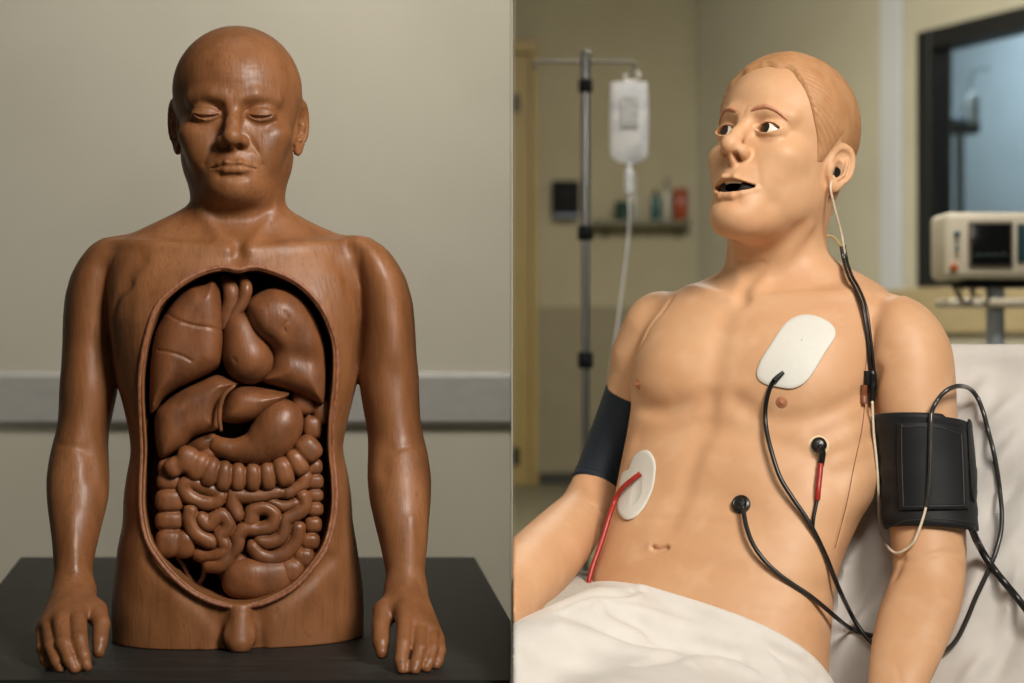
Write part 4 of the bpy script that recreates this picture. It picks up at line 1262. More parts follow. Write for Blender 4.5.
    for sgn in (0, 1):
        for j in range(nv - 1):
            for i in range(nu - 1):
                a = sgn * n1 + j * nu + i; F.append((a, a + 1, a + nu + 1, a + nu))
    for j in range(nv - 1):
        F.append((j * nu, n1 + j * nu, n1 + (j + 1) * nu, (j + 1) * nu)); F.append((j * nu + nu - 1, n1 + j * nu + nu - 1, n1 + (j + 1) * nu + nu - 1, (j + 1) * nu + nu - 1))
    for i in range(nu - 1):
        F.append((i, i + 1, n1 + i + 1, n1 + i)); k = (nv - 1) * nu; F.append((k + i, k + i + 1, n1 + k + i + 1, n1 + k + i))
    m.add(V, F).build('fluid_pouch', bag_m, bag)
    grey = mat('printed_label', srgb(176, 176, 174), .6, noise=(srgb(196, 196, 192), (30, 30, 90), 3, .45, .6))
    MB().box((bx_ - hw * .45, IY - .0262, zf(128, IY)), (bx_ + hw * .45, IY - .0250, zf(98, IY)), 0).build('bag_label', grey, bag, False)
    MB().tube(catmull([(px(634.5), IY, zb_ - .026), (px(640), IY, zb_ - .034), (px(636), IY, zb_ - .048), (px(629), IY, bz1 + .002), (px(624), IY, zb_ - .040), (px(628), IY, zb_ - .032)], 6), .0035, 8).build('hanger_loop', white_p, bag)
    MB().lathe([(.004, 0), (.008, -.004), (.008, -.020), (.013, -.026), (.0135, -.062), (.012, -.085), (.005, -.092), (.004, -.105)], (bx_, IY, bz0 + .002)).build('drip_chamber', bag_m, bag)
    MB().tube(catmull([(bx_, IY, bz0 - .10), (bx_ - .002, IY, bz0 - .2), (bx_ - .03, IY - .02, bz0 - .42), (bx_ - .06, IY - .03, bz0 - .66), (bx_ - .05, IY - .02, bz0 - .88)], 8), .0028, 8).build('drip_line', bag_m, bag)
    # wall box
    WY = BY - .02
    px2 = lambda a: P(a, 0, BY)[0]
    bx = thing('wall_dispenser', 'blurred black box with a pale lower edge on the wall beside the drip stand', 'dispenser', (px2(566), BY, zf(200, BY)))
    MB().box((px2(552), BY - .12, zf(215, BY)), (px2(579), BY, zf(182, BY)), .012).build('housing', black, bx)
    MB().box((px2(553), BY - .125, zf(218.5, BY)), (px2(578), BY - .01, zf(215, BY)), .004).build('drip_tray', mat('blue_grey_plastic', srgb(120, 132, 150), .5), bx)
    MB().box((px2(559), BY - .125, zf(200, BY)), (px2(572), BY - .12, zf(190, BY)), .002).build('window_slot', mat('smoked_plastic', srgb(30, 31, 33), .8, spec=.2), bx)
    # shelf and bottles
    shm = mat('olive_shelf_board', srgb(98, 94, 70), .5, noise=(srgb(86, 82, 60), (8, 40, 40), 3, .4, .7))
    sh = thing('wall_shelf', 'blurred narrow dark shelf on the back wall carrying bottles', 'shelf', (px2(640), BY, zf(225, BY)))
    zs = zf(221.5, BY)
    MB().box((px2(592), BY - .2, zs - .05), (px2(688), BY, zs), .004).build('board', shm, sh)
    for a in (604, 676): MB().prism([(BY - .16, zs - .05), (BY, zs - .05), (BY, zs - .14)], px2(a), px2(a) + .02, 0).build('bracket', shm, sh, False)
    glassy = lambda n, c: mat(n, c, .25, spec=.5, noise=(c, (9, 9, 9), 2, .4, .7))
    def bottle(a, py0, w, label, cbody, ccap, kind='bottle', cap=.25, group='bottles on the wall shelf', dy=.1):
        x = px2(a); h = zf(py0, BY) - zs; r = w / 2 / FPX * BY
        b = thing(kind, label, 'bottle' if kind == 'bottle' else 'jar', (x, BY - dy, zs), group)
        hb = h * (1 - cap)
        pr = [(r * .9, 0), (r, .008), (r, hb * .8), (r * .8, hb * .92), (r * .45, hb)] if kind == 'bottle' else [(r * .92, 0), (r, .008), (r, hb * .95), (r * .9, hb)]
        MB().lathe(pr, (x, BY - dy, zs)).build('container', cbody, b)
        MB().lathe([(r * .5, hb - .002), (r * .52, hb), (r * .52, h * .98), (r * .4, h)] if kind == 'bottle' else [(r, hb - .001), (r * 1.02, hb + .002), (r * 1.02, h * .98), (r * .9, h)], (x, BY - dy, zs)).build('cap', ccap, b)
    whit = glassy('white_cap', srgb(220, 214, 200)); teal = glassy('teal_plastic', srgb(36, 92, 92)); red = glassy('rust_red_plastic', srgb(150, 62, 30)); clr = glassy('milky_plastic', srgb(186, 184, 172)); dteal = glassy('dark_green_plastic', srgb(40, 66, 58)); gry = glassy('grey_cap', srgb(140, 132, 120))
    bottle(622, 203, 17, 'squat dark green jar at the left end of the wall shelf', dteal, dteal, 'jar', .2, dy=.145)
    bottle(632.5, 176, 12, 'tall milky bottle with a white cap on the wall shelf', clr, whit, cap=.35, dy=.06)
    bottle(654.5, 192, 9.5, 'slim teal bottle in the middle of the wall shelf', teal, teal, cap=.18)
    bottle(665.5, 178, 8, 'thin clear bottle with a grey cap on the wall shelf, between teal and red', clr, gry, cap=.3)
    bottle(679, 190, 14, 'rust red jar at the right end of the wall shelf', red, red, 'jar', .15)

    # patient monitor on a stand
    MY = 4.45
    mx = lambda a: P(a + 9, 0, MY)[0]; mz = lambda b: zf(b, MY)
    beige = mat('beige_monitor_case', srgb(232, 222, 198), .5, noise=(srgb(226, 216, 192), (20, 20, 20), 3, .4, .7))
    scr = mat('dark_screen', srgb(18, 20, 22), .15, spec=.6)
    mon = thing('patient_monitor', 'blurred beige patient monitor with a dark screen on a stand by the window', 'monitor', (mx(990), MY, mz(280)))
    MB().box((mx(935.5), MY, mz(279)), (mx(1056), MY + .16, mz(212)), .018).build('case', beige, mon)
    MB().box((mx(959), MY - .006, mz(268)), (mx(1004), MY + .01, mz(221)), .005).build('screen_bezel', mat('bezel_grey', srgb(120, 112, 96), .5), mon)
    sp = MB().box((mx(961.5), MY - .008, mz(265)), (mx(1001.5), MY - .004, mz(224)), .001).build('screen', scr, mon)
    tr = mat('screen_trace', srgb(110, 130, 130), .4)
    m = MB(); xs_ = np.linspace(mx(964), mx(999), 60)
    m.tube(np.array([(x, MY - .009, mz(255) + .005 * math.exp(-((i % 15 - 7) / 1.2) ** 2)) for i, x in enumerate(xs_)]), .0008, 5); m.build('trace_line', tr, sp)
    knob = lambda a, b, r, n, c, p=mon: MB().lathe([(r, 0), (r, -.010), (r * .8, -.014), (.001, -.015)], (mx(a), MY, mz(b)), 1, 20).build(n, mat(n, c, .4), p)
    knob(944.5, 268, .0105, 'orange_dial', srgb(190, 96, 44)); knob(947.5, 234, .0075, 'blue_button', srgb(60, 96, 112)); knob(947.5, 248, .005, 'blue_button', srgb(70, 104, 118))
    MB().box((mx(1008), MY - .006, mz(262)), (mx(1017), MY + .01, mz(224)), .003).build('side_key_strip', mat('teal_keys', srgb(40, 72, 80), .4), mon)
    ms = thing('monitor_stand', 'blurred rolling stand with a tray and pale column under the patient monitor', 'stand', (mx(995), MY + .08, 0))
    MB().box((mx(958), MY + .02, mz(287)), (mx(1030), MY + .14, mz(279.3)), .006).build('mount_plate', black, ms)
    MB().lathe([(.035, .10), (.024, .12), (.024, mz(287)), (.028, mz(287) + .001)], (mx(995), MY + .08, 0)).build('column', mat('pale_blue_enamel', srgb(176, 184, 192), .4), ms)
    MB().box((mx(941), MY + .01, mz(307)), (mx(1045), MY + .17, mz(298)), .008).build('tray', beige, ms)
    for k in range(4):
        a = PI / 4 + k * PI / 2; e = (mx(995) + .26 * math.cos(a), MY + .08 + .26 * math.sin(a))
        lg = MB().tube(np.array([(mx(995), MY + .08, .11), (e[0], e[1], .08)]), [.022, .015], 10).build('leg', black, ms)
        MB().lathe([(.004, -.012), (.034, -.010), (.036, 0), (.034, .010), (.004, .012)], (e[0], e[1], .037), 0, 18).build('caster', black, lg)
    for k, (a, b_) in enumerate(((946, 956), (962, 952), (978, 970))):
        MB().tube(catmull([(mx(a), MY + .05, mz(280)), (mx(a + 2), MY + .015, mz(291)), (mx((a + b_) / 2 + 4), MY + .0, mz(303)), (mx(b_), MY + .05, mz(292)), (mx(b_ + 8), MY + .08, mz(284))], 6), .0032, 8).build('sensor_cable', black, mon)

    # drip stand seen through the window
    def wp(px_, py_, dep):
        # point on a sight line at a given depth behind the window wall
        Mi = WM.inverted(); dirv = Vector(((px_ - CX) / FPX, 1, -(py_ - CY) / FPX)); o_ = Vector((0, 0, CAMZ))
        a = Mi @ o_; b = Mi.to_3x3() @ dirv
        return np.array(o_ + dirv * ((dep - a.y) / b.y))
    q = wp(960, 125, 1.2); base = (q[0], q[1], 0)
    fs = thing('drip_stand', 'very blurred drip stand seen through the window glass', 'drip stand', base)
    MB().lathe([(.035, .06), (.035, q[2] + .04), (.02, q[2] + .05)], base).build('pole', mat('grey_blue_metal', srgb(120, 134, 140), .4), fs)
    MB().box((q[0] - .13, q[1] - .06, q[2] - .07), (q[0] + .14, q[1] + .06, q[2] + .06), .03).build('pump', mat('navy_plastic', srgb(44, 66, 82), .4), fs)
    MB().tube(np.array([(q[0], q[1], q[2] + .02), (q[0] + .10, q[1], q[2] + .40), (q[0] + .22, q[1], q[2] + .42)]), .012, 8).build('hook', mat('dull_hook', srgb(120, 130, 136), .6), fs)
    MB().lathe([(.34, .0), (.36, .03), (.30, .05), (.03, .07)], base).build('base', black, fs)
    r = wp(973.5, 108, 1.2)
    MB().lathe([(.012, -.12), (.04, -.10), (.048, 0), (.045, .08), (.03, .11), (.008, .12)], r).build('fluid_bag', mat('pale_bag', srgb(200, 210, 216), .4), fs)
# ------------------------------------------------------------------ bed, sheet, blanket
linen = mat('white_sheet_cotton', srgb(210, 205, 199), .8, spec=.2, sheen=.2, noise=(srgb(204, 199, 193), (30, 30, 30), 3, .4, .7), bump=[((700, 700, 700), .12, .0006), ((18, 18, 18), .12, .004)])
blank = mat('white_blanket_cotton', srgb(216, 211, 204), .85, spec=.2, sheen=.25, noise=(srgb(210, 205, 198), (30, 30, 30), 3, .4, .7), bump=[((700, 700, 700), .12, .0006), ((16, 16, 16), .12, .004)])
LEAN = math.radians(20)
bU = math.cos(LEAN) * np.array((0, 0, 1.)) + math.sin(LEAN) * Rv         # up the backrest
bN = -math.cos(LEAN) * Rv + math.sin(LEAN) * np.array((0, 0, 1.))        # out of the backrest
_c = P(748, 475, 2.248); B0 = _c + Rv * .088
def B(s, t, n=0.0): return B0 + Ru * s + bU * t + bN * n
if DEV.get('right', True) and DEV.get('bed', True):
    bed = thing('hospital_bed', 'hospital bed with raised backrest and pale wrinkled sheet under the manikin', 'bed', (B0[0], B0[1], 0))
    t_top = (1.136 - B0[2]) / bU[2]
    t_bot = (.66 - B0[2]) / bU[2]
    rng = np.random.RandomState(3)
    folds = []
    def fold(p0, p1, w, h): folds.append((np.array(p0, float), np.array(p1, float), w, h))
    def px_st(px, py):
        d = np.array(((px - CX) / FPX, 1., -(py - CY) / FPX)); o = np.array((0, 0, CAMZ))
        t = ((B0 - o) @ bN) / (d @ bN); q = o + d * t - B0
        return np.array((q @ Ru, q @ bU))
    for a, b, w, h in [((1024, 396), (978, 440), .016, .006), ((1030, 425), (990, 478), .014, .005), ((1024, 470), (985, 520), .014, -.005), ((1028, 520), (980, 600), .018, .006), ((1020, 600), (985, 683), .018, -.007),
                       ((985, 560), (955, 640), .014, .006), ((1000, 640), (960, 690), .012, .006), ((878, 520), (838, 590), .012, .006), ((884, 560), (834, 640), .012, -.005), ((872, 600), (836, 660), .010, .005), ((850, 560), (832, 640), .010, .004), ((1020, 360), (970, 372), .02, -.004),
                       ((1024, 560), (1000, 640), .010, .006), ((985, 380), (972, 420), .012, .004)]:
        fold(px_st(*a), px_st(*b), w, h)
    def disp(s, t):
        s = np.asarray(s, float); t = np.asarray(t, float)
        h = .0025 * np.sin(9 * s + 4 * t + 1) * np.sin(7 * t - 3 * s)
        for a, b, w, hh in folds:
            ab = b - a; k = np.clip(((s - a[0]) * ab[0] + (t - a[1]) * ab[1]) / (ab @ ab), 0, 1)
            e2 = (s - a[0] - k * ab[0]) ** 2 + (t - a[1] - k * ab[1]) ** 2
            h = h + 2.6 * hh * np.exp(-e2 / w ** 2) * np.sin(PI * (.12 + .76 * k))
        return h
    def slab(name, s0, s1, t0, t1, pos, thick, dfun, ns, nt, r=.03, m=linen):
        """Rounded cushion: top surface with folds, sides turned down."""
        S = np.linspace(s0, s1, ns); T = np.linspace(t0, t1, nt); V = []; F = []
        for j, t in enumerate(T):
            for i, s in enumerate(S):
                e = min(s - s0, s1 - s, t - t0, t1 - t)
                dn = -r * (1 - math.sqrt(max(0, 1 - (1 - min(e / r, 1)) ** 2)))
                V.append(pos(s, t, dn + (dfun(s, t) if e > r * .5 else 0)))
        n = ns * nt
        for j, t in enumerate(T):
            for i, s in enumerate(S): V.append(pos(s, t, -thick))
        for j in range(nt - 1):
            for i in range(ns - 1):
                a = j * ns + i; F.append((a, a + 1, a + ns + 1, a + ns)); F.append((n + a, n + a + ns, n + a + ns + 1, n + a + 1))
        ring = [i for i in range(ns)] + [j * ns + ns - 1 for j in range(1, nt)] + [(nt - 1) * ns + i for i in range(ns - 2, -1, -1)] + [j * ns for j in range(nt - 2, 0, -1)]
        for k in range(len(ring)):
            a, b = ring[k], ring[(k + 1) % len(ring)]; F.append((b, a, n + a, n + b))
        bm = bmesh.new(); vs = [bm.verts.new(v) for v in V]
        for f in F: bm.faces.new([vs[i] for i in f])
        g = bm.verts[:] + bm.edges[:] + bm.faces[:]
        res = bmesh.ops.bisect_plane(bm, geom=g, plane_co=(.0008, 0, 0), plane_no=(1, 0, 0), clear_inner=True)
        ed = [e for e in res['geom_cut'] if isinstance(e, bmesh.types.BMEdge)]
        if ed: bmesh.ops.edgeloop_fill(bm, edges=ed)
        bmesh.ops.recalc_face_normals(bm, faces=bm.faces[:])
        me = bpy.data.meshes.new(name); bm.to_mesh(me); bm.free(); me.materials.append(m)
        me.polygons.foreach_set('use_smooth', [True] * len(me.polygons)); me.set_sharp_from_angle(angle=math.radians(50))
        o = bpy.data.objects.new(name, me); COL.objects.link(o); put(o, bed); return o
    SL, SR = -.145, .62
    slab('backrest_mattress', SL, SR, t_bot, t_top, lambda s, t, n: B(s, t, n), .12, disp, 130, 90)
    H0 = B(0, t_bot); D = -Rv
    SEAT = .655
    slab('seat_mattress', SL, SR, -.12, 1.0, lambda s, t, n: np.array((H0[0], H0[1], SEAT)) + Ru * s + D * t + np.array((0, 0, n)), .12, lambda s, t: .003 * math.sin(11 * s + 5 * t) * math.sin(8 * t), 60, 60)
    frm = mat('bed_frame_enamel', srgb(180, 178, 172), .4, noise=(srgb(172, 170, 164), (20, 20, 20), 3, .4, .7))
    blk = mat('caster_rubber', srgb(40, 40, 40), .6)
    hz = np.array((H0[0], H0[1], 0))
    FP = lambda s, t, z: hz + Ru * s + D * t + np.array((0, 0, z))
    for s in (SL + .04, SR - .04):
        a, b = FP(s, -.30, .48), FP(s, .30 if s < 0 else .95, .48)
        if b[0] < .05: b = a + (b - a) * ((a[0] - .05) / (a[0] - b[0]))
        MB().tube(np.array([a, b]), .022, 12).build('side_rail', frm, bed)
    for t in (-.25, .12):
        MB().tube(np.array([FP(SL + .04, t, .50), FP(SR - .04, t, .50)]), .020, 12).build('cross_member', frm, bed)
    for s, t in ((SL + .05, -.28), (SR - .05, -.28), (SL + .10, .15), (SR - .05, .85)):
        lg = MB().lathe([(.020, .09), (.020, .48)], FP(s, t, 0)).build('leg', frm, bed)
        MB().lathe([(.004, -.016), (.055, -.014), (.060, 0), (.055, .014), (.004, .016)], FP(s, t, .061), 0, 22).build('caster', blk, lg)
    MB().tube(np.array([B(.24, t_bot + .05, -.14), FP(.24, -.16, .50)]), .016, 10).build('lift_strut', frm, bed)
    MB().box((0, 0, 0), (0, 0, 0)) if 0 else None

    # ---- wedge for the bed sheet under the far fore-arm, its shade put into the grey
    pc = P(556, 632, 2.20)
    def sheet_wedge_f(p):
        q = p - pc
        q = np.stack((q @ Ru, q @ D, q[:, 2]), 1)
        b = np.maximum(np.abs(q) - np.array((.075, .14, .028)), 0)
        return np.maximum(np.sqrt((b * b).sum(1)) - .032 - .010 * np.exp(-(q[:, 0] / .06) ** 2 - (q[:, 1] / .09) ** 2), .0008 - p[:, 0])
    V, F = sdf_mesh(sheet_wedge_f, spacing([-.004, (pc[0] + .22, .005)]), spacing([pc[1] - .24, (pc[1] + .24, .005)]), spacing([pc[2] - .09, (pc[2] + .09, .005)]))
    o = mesh_obj('sheet_wedge', V, F, mat('shaded_sheet_grey', srgb(186, 182, 172), .85, noise=(srgb(178, 174, 164), (30, 30, 30), 3, .4, .7), bump=((600, 600, 600), .12, .0006)))
    tag(o, 'grey wedge standing in for shaded bed sheet between the far forearm and the blanket', 'bed sheet')

    # ---- blanket over the hips and thighs
    hem_px = [(591, 579), (634, 580), (678, 593), (734, 615), (771, 632), (827, 667)]
    hem = trace(lambda p: R_torso(p), hem_px, 1.8, 2.5, .008)
    p0, p1, p2 = hem[0], hem[2], hem[5]
    hn = np.cross(p1 - p0, p2 - p0); hn /= np.linalg.norm(hn)
    if hn[2] < 0: hn = -hn                               # points towards the chest
    bl_str = []
    def bl_base(p):
        d = R_torso(p) - .007
        for a, b, r1, r2 in LEGS: d = smin(d, cone(p, a, b, r1 + .012, r2 + .014), .06)
        d = smin(d, cone(p, P(606, 648, 2.07), P(492, 705, 1.88), .074, .074), .05)
        d = smin(d, cone(p, P(735, 775, 2.02), P(640, 810, 1.75), .095, .10), .08)
        return d
    def BS(pts, w, h): bl_str.append(Stroke(trace(bl_base, catmull(pts, 6), 1.6, 2.4), w, h))
    BS([(556, 612), (575, 604), (606, 600), (634, 598), (640, 588)], .006, -.0045)
    BS([(560, 606), (590, 594), (620, 594), (636, 590)], .010, .006)
    BS([(566, 612), (596, 622), (626, 636), (660, 644), (700, 646)], .012, .010)
    BS([(612, 610), (640, 622), (662, 640)], .012, .009)
    BS([(600, 606), (640, 612), (690, 628), (730, 640)], .012, -.006)
    BS([(560, 628), (600, 640), (640, 652), (690, 656)], .014, -.006)
    BS([(640, 664), (680, 656), (712, 650), (740, 656)], .009, .007)
    BS([(690, 664), (720, 662), (750, 674)], .010, -.006)
    BS([(770, 650), (800, 664), (820, 680)], .010, .006); BS([(745, 640), (765, 652), (780, 676)], .010, -.006)
    BS([(530, 650), (570, 664), (620, 672)], .02, .005); BS([(640, 586), (690, 602), (740, 624), (800, 654)], .007, -.003)
    def blanket(p):
        d = bl_base(p)
        for s_ in bl_str: s_.add(p, d)
        d = smax(d, (p - p0) @ hn, .010)
        d = np.maximum(d, .0008 - p[:, 0])
        return np.maximum(d, SEAT + .004 - p[:, 2])
    V, F = sdf_mesh(blanket, spacing([-.004, (.56, .0045)]), spacing([1.62, (1.80, .007), (2.36, .0042)]), spacing([SEAT - .002, (.86, .0042)]))
    o = mesh_obj('blanket', V, F, blank)
    tag(o, 'off-white blanket folded down across the hips of the manikin', 'blanket')
# ------------------------------------------------------------------ pads, leads, cuffs, cords on the manikin
if DEV.get('right', True) and DEV.get('props', True):
    CUFF_OFF = .0075
    z_of = lambda py, Yd: CAMZ - (py - CY) / FPX * Yd
    zc_top, zc_bot = z_of(421, 2.125), z_of(535, 2.095)
    def cuffN_f(p):
        d = cs(p) + .0006
        return np.maximum(d, np.maximum(p[:, 2] - zc_top - .011, zc_bot - p[:, 2]))
    def back_f(p):
        q = p - B0
        return (q @ bN - disp(q @ Ru, q @ bU)) * .85
    def prop_f(p):
        d = np.minimum(R_body_fast(p), cuffN_f(p))
        return np.minimum(d, back_f(p))
    def noarm_f(p):
        d = R_torso(p)
        for s_ in R_str: s_.add(p, d)
        return np.minimum(d, back_f(p))
    def body_f(p): return R_body_fast(p)
    rubber = mat('black_cable_rubber', srgb(20, 20, 21), .35, spec=.5, noise=(srgb(14, 14, 15), (200, 200, 200), 2, .4, .7))
    nylon = mat('black_cuff_nylon', srgb(19, 20, 22), .62, spec=.3, sheen=.05, noise=(srgb(15, 16, 18), (300, 300, 300), 3, .4, .7), bump=((900, 900, 900), .25, .0005))
    navy = mat('navy_cuff_nylon', srgb(27, 37, 48), .66, spec=.3, sheen=.05, noise=(srgb(22, 31, 41), (300, 300, 300), 3, .4, .7), bump=((900, 900, 900), .25, .0005))
    stitch = mat('grey_binding_tape', srgb(44, 44, 45), .6, noise=(srgb(52, 52, 52), (500, 500, 500), 2, .4, .7))
    foam = mat('white_pad_foam', srgb(212, 210, 202), .6, spec=.3, noise=(srgb(210, 208, 200), (120, 120, 120), 2, .4, .7))
    redm = mat('red_wire_sleeve', srgb(164, 40, 30), .4, noise=(srgb(146, 32, 24), (120, 120, 120), 2, .4, .7))
    cordw = mat('cream_cord', srgb(216, 204, 180), .4, noise=(srgb(206, 192, 168), (200, 200, 200), 2, .4, .7))
    clear = mat('clear_electrode_gel', srgb(222, 196, 158), .25, spec=.6)

    def patch(outline, f, off0, thick, rings=10, nsub=5, edge=.0012, fit=False):
        """Sheet with a photo outline, laid on the surface f."""
        C = catmull(outline, nsub, True); n = len(C); cen = C.mean(0)
        V2 = [cen]; T = [1]
        for k in range(1, rings + 1):
            t = k / rings
            V2 += list(cen + (C - cen) * t); T += [1] * n
        A2 = np.array(V2); Q = trace(f, A2, 1.7, 2.7)
        if fit:                                          # stiff foam: bends smoothly over small dips
            x_, y_ = ((A2 - cen) / 40).T
            G_ = np.stack([x_ ** i * y_ ** j for i in range(4) for j in range(4 - i)], 1)
            yy = G_ @ np.linalg.lstsq(G_, Q[:, 1], rcond=None)[0]
            yy = yy - max(0, np.percentile(yy - Q[:, 1], 97))
            Q = np.array([P(a[0], a[1], b) for a, b in zip(A2, yy)])
        N = grad(f, Q, .014 if fit else .006)
        top = Q + N * (off0 + thick); 
        m = MB(); V = list(top); F = []
        for i in range(n): F.append((0, 1 + i, 1 + (i + 1) % n))
        for k in range(1, rings):
            for i in range(n):
                j = (i + 1) % n; a = 1 + (k - 1) * n; b = 1 + k * n
                F.append((a + i, b + i, b + j, a + j))
        last = 1 + (rings - 1) * n
        out = Q[last:] - Q[0]; out /= np.linalg.norm(out, axis=1)[:, None]
        o1 = len(V)
        V += list(Q[last:] + N[last:] * (off0 + thick * .5) + out * edge)
        o2 = len(V)
        V += list(Q[last:] + N[last:] * (off0 - .0006))
        for i in range(n):
            j = (i + 1) % n
            F.append((last + i, o1 + i, o1 + j, last + j)); F.append((o1 + i, o2 + i, o2 + j, o1 + j))
        F.append([o2 + i for i in range(n)][::-1])
        return m.add(V, F)
    def path(pts, f, r, n=10, lift=0.0, win=7):
        """Photo points (px, py[, extra lift or None]) -> smooth 3-D run resting on f."""
        C = catmull([q[:2] for q in pts], n); L = catmull([(q[2] if len(q) > 2 else 0,) * 2 for q in pts], n)[:, 0]
        Q = trace(f, C, 1.7, 2.7, r)
        y = Q[:, 1].copy()
        k = win
        pad = np.concatenate([[y[0]] * k, y, [y[-1]] * k])
        mn = np.array([pad[i:i + 2 * k + 1].min() for i in range(len(y))])
        mn = np.minimum(mn + .002, y) if 0 else mn
        pad = np.concatenate([[mn[0]] * k, mn, [mn[-1]] * k]); ker = np.hanning(2 * k + 3)[1:-1]; ker /= ker.sum()
        y = np.convolve(pad, ker, 'valid')
        y = np.minimum(y, Q[:, 1] - 0) - L - lift
        return np.array([P(c[0], c[1], yy) for c, yy in zip(C, y)])
    def wire(name, pts, r, m, par, f=None, n=10, **kw):
        c = path(pts, f or prop_f, r, n, **kw)
        return MB().tube(c, r, 10).build(name, m, par, True, None)

    # ---- white pad high on the chest with its black lead
    pad_px = [(757.6, 375), (761, 362), (771.6, 345), (784, 326.5), (796, 317.5), (811, 316), (826, 321.5), (834, 329.5), (833.5, 339), (824, 353), (812, 373), (803.5, 383), (792, 388), (778.5, 386.5), (764, 383)]
    c0 = trace(body_f, [(796, 352)])[0]
    pad = thing('electrode_pad', 'large white rounded electrode pad on the chest above the nipple, with a black lead', 'electrode pad', c0)
    patch(pad_px, body_f, .0002, .0022, fit=True).build('adhesive_sheet', foam, pad, True, None)
    sl = trace(body_f, [(804, 336), (801, 341)], 1.8, 2.6, .0026)
    MB().tube(sl, .0006, 6).build('printed_tick', mat('grey_tick', srgb(150, 148, 142), .6), pad)
    cpts = [(780.5, 374.5), (773.5, 381), (768, 394), (765.3, 411), (766.5, 430), (771.6, 452), (780, 477), (792, 497), (805, 516), (816, 535), (827.4, 559.6), (836, 582), (846, 604), (858, 626), (873, 644), (890, 656)]
    wire('lead_wire', cpts, .0029, rubber, pad, f=noarm_f)
    q = path([(783.5, 372), (780, 375.5), (775, 380.5)], lambda p: body_f(p) - .0022, .004)
    MB().tube(q, np.linspace(.0030, .0046, len(q)), 10, flat=.8).build('lead_boot', rubber, pad)

    # ---- oval pad on the flank with its red lead
    pad2 = [(634, 458.5), (641.6, 452), (649, 452), (654.4, 460), (655.5, 471), (652.7, 489), (645, 506), (636, 516.5), (626.8, 519.6), (619.6, 513), (618.4, 502), (620, 489), (622.6, 475.5), (626.2, 471.5), (630, 469.5)]
    c0 = trace(body_f, [(637, 486)])[0]
    ep = thing('electrode_pad', 'white oval electrode pad on the flank with a red lead', 'electrode pad', c0)
    patch(pad2, body_f, .0002, .0022, fit=True).build('adhesive_sheet', foam, ep, True, None)
    wire('lead_wire', [(640.5, 473.5), (633, 479), (623, 487.4), (616, 498), (611, 511), (604.6, 532), (599, 549), (593.5, 564), (589.5, 578), (587, 592)], .0034, redm, ep, f=lambda p: np.minimum(body_f(p), np.maximum(body_f(p) - .0024, 0 * p[:, 0] - 9)))

    # ---- snap electrodes
    def snap(cx_, cy_, r_px, label, ring):
        m, c, n_, a, b = disc_on(body_f, cx_, cy_, (r_px + (3.6 if ring else 0)) * .00125, [.0018, .0018, .0016, .0012, -.0006], 28, 6)
        th = thing('chest_electrode', label, 'electrode', c)
        m.build('adhesive_ring', clear if ring else rubber, th, True, None)
        R = Vector((0, 0, 1)).rotation_difference(Vector(n_)).to_matrix()
        k = r_px * .00125
        b_ = MB().lathe([(k * .98, .0005), (k, .003), (k * .94, .006), (k * .72, .0075), (k * .66, .0072), (k * .5, .0095), (.0005, .0105)], (0, 0, 0), 2, 28)
        b_.V = [tuple(np.array(R) @ np.array(v) + c) for v in b_.V]
        b_.build('snap_button', rubber, th)
        return th, c
    e1, c1 = snap(818.8, 445.5, 8, 'black snap electrode on a clear ring on the ribs, wire with red sleeve', True)
    wire('strain_relief', [(819, 446, .006), (822.4, 452, .004), (822, 458, .002), (820.8, 465)], .0042, rubber, e1, f=body_f)
    wire('red_sleeve', [(820.8, 463.5), (819.6, 476), (818.4, 488), (817.3, 500)], .0036, redm, e1, f=body_f)
    wire('lead_wire', [(817.4, 498), (815.5, 508), (813.6, 518), (812.8, 528)], .0022, rubber, e1, f=body_f)
    e2, c2 = snap(741.5, 505, 9.6, 'black snap electrode low on the belly right of the navel', False)
    wire('lead_wire', [(742.4, 506, .006), (743.8, 513, .002), (746.5, 527), (753, 544), (764, 560), (778, 573.5), (793, 584.5), (809, 595), (824, 607), (838, 619), (850, 628), (862, 633), (874, 636), (892, 640)], .0029, rubber, e2, f=noarm_f)

    # ---- cuff on the nearer arm
    cf = thing('pressure_cuff', 'wide black blood pressure cuff on the arm at the right of the picture', 'blood pressure cuff', (R_armN.at(zc_bot)[0], R_armN.at(zc_bot)[1], zc_bot))
    m = MB(); V = []; F = []; nph, nz_ = 96, 26
    for i in range(nph):
        ph = 2 * PI * i / nph
        fr_ = max(0, -math.sin(ph)); zt = zc_top + .011 * fr_ - .0035 * (math.cos(ph) > .6); zb = zc_bot + .011 * fr_
        prof = [(zb + .001, .0015)] + [(zb, CUFF_OFF * .5)] + [(zb + .0015 + (zt - zb - .003) * k / (nz_ - 1), CUFF_OFF + .0007 * math.sin(k * 1.3 + 2 * math.cos(ph)) + .0012 * math.exp(-((k - 1.5) / 1.2) ** 2)) for k in range(nz_)] + [(zt, CUFF_OFF * .5), (zt - .001, .0015)]
        for z, o_ in prof: V.append(R_armN.point(z, ph, o_ + .007 * max(0, math.cos(ph)) ** 2))
    k_ = len(prof)
    for i in range(nph):
        j = (i + 1) % nph
        for k in range(k_): F.append((i * k_ + k, j * k_ + k, j * k_ + (k + 1) % k_, i * k_ + (k + 1) % k_))
    m.add(V, F).build('sleeve', nylon, cf, True, None)
    def cs(p):
        cx_, cy_ = R_armN.at(p[:, 2])[:2]; c_ = ((p[:, 0] - cx_) * R_armN.ca + (p[:, 1] - cy_) * R_armN.sa); r_ = np.sqrt((p[:, 0] - cx_) ** 2 + (p[:, 1] - cy_) ** 2) + 1e-6
        return R_armN(p) - CUFF_OFF - .0006 - .007 * np.maximum(0, c_ / r_) ** 2
    rnd = lambda pts: pts
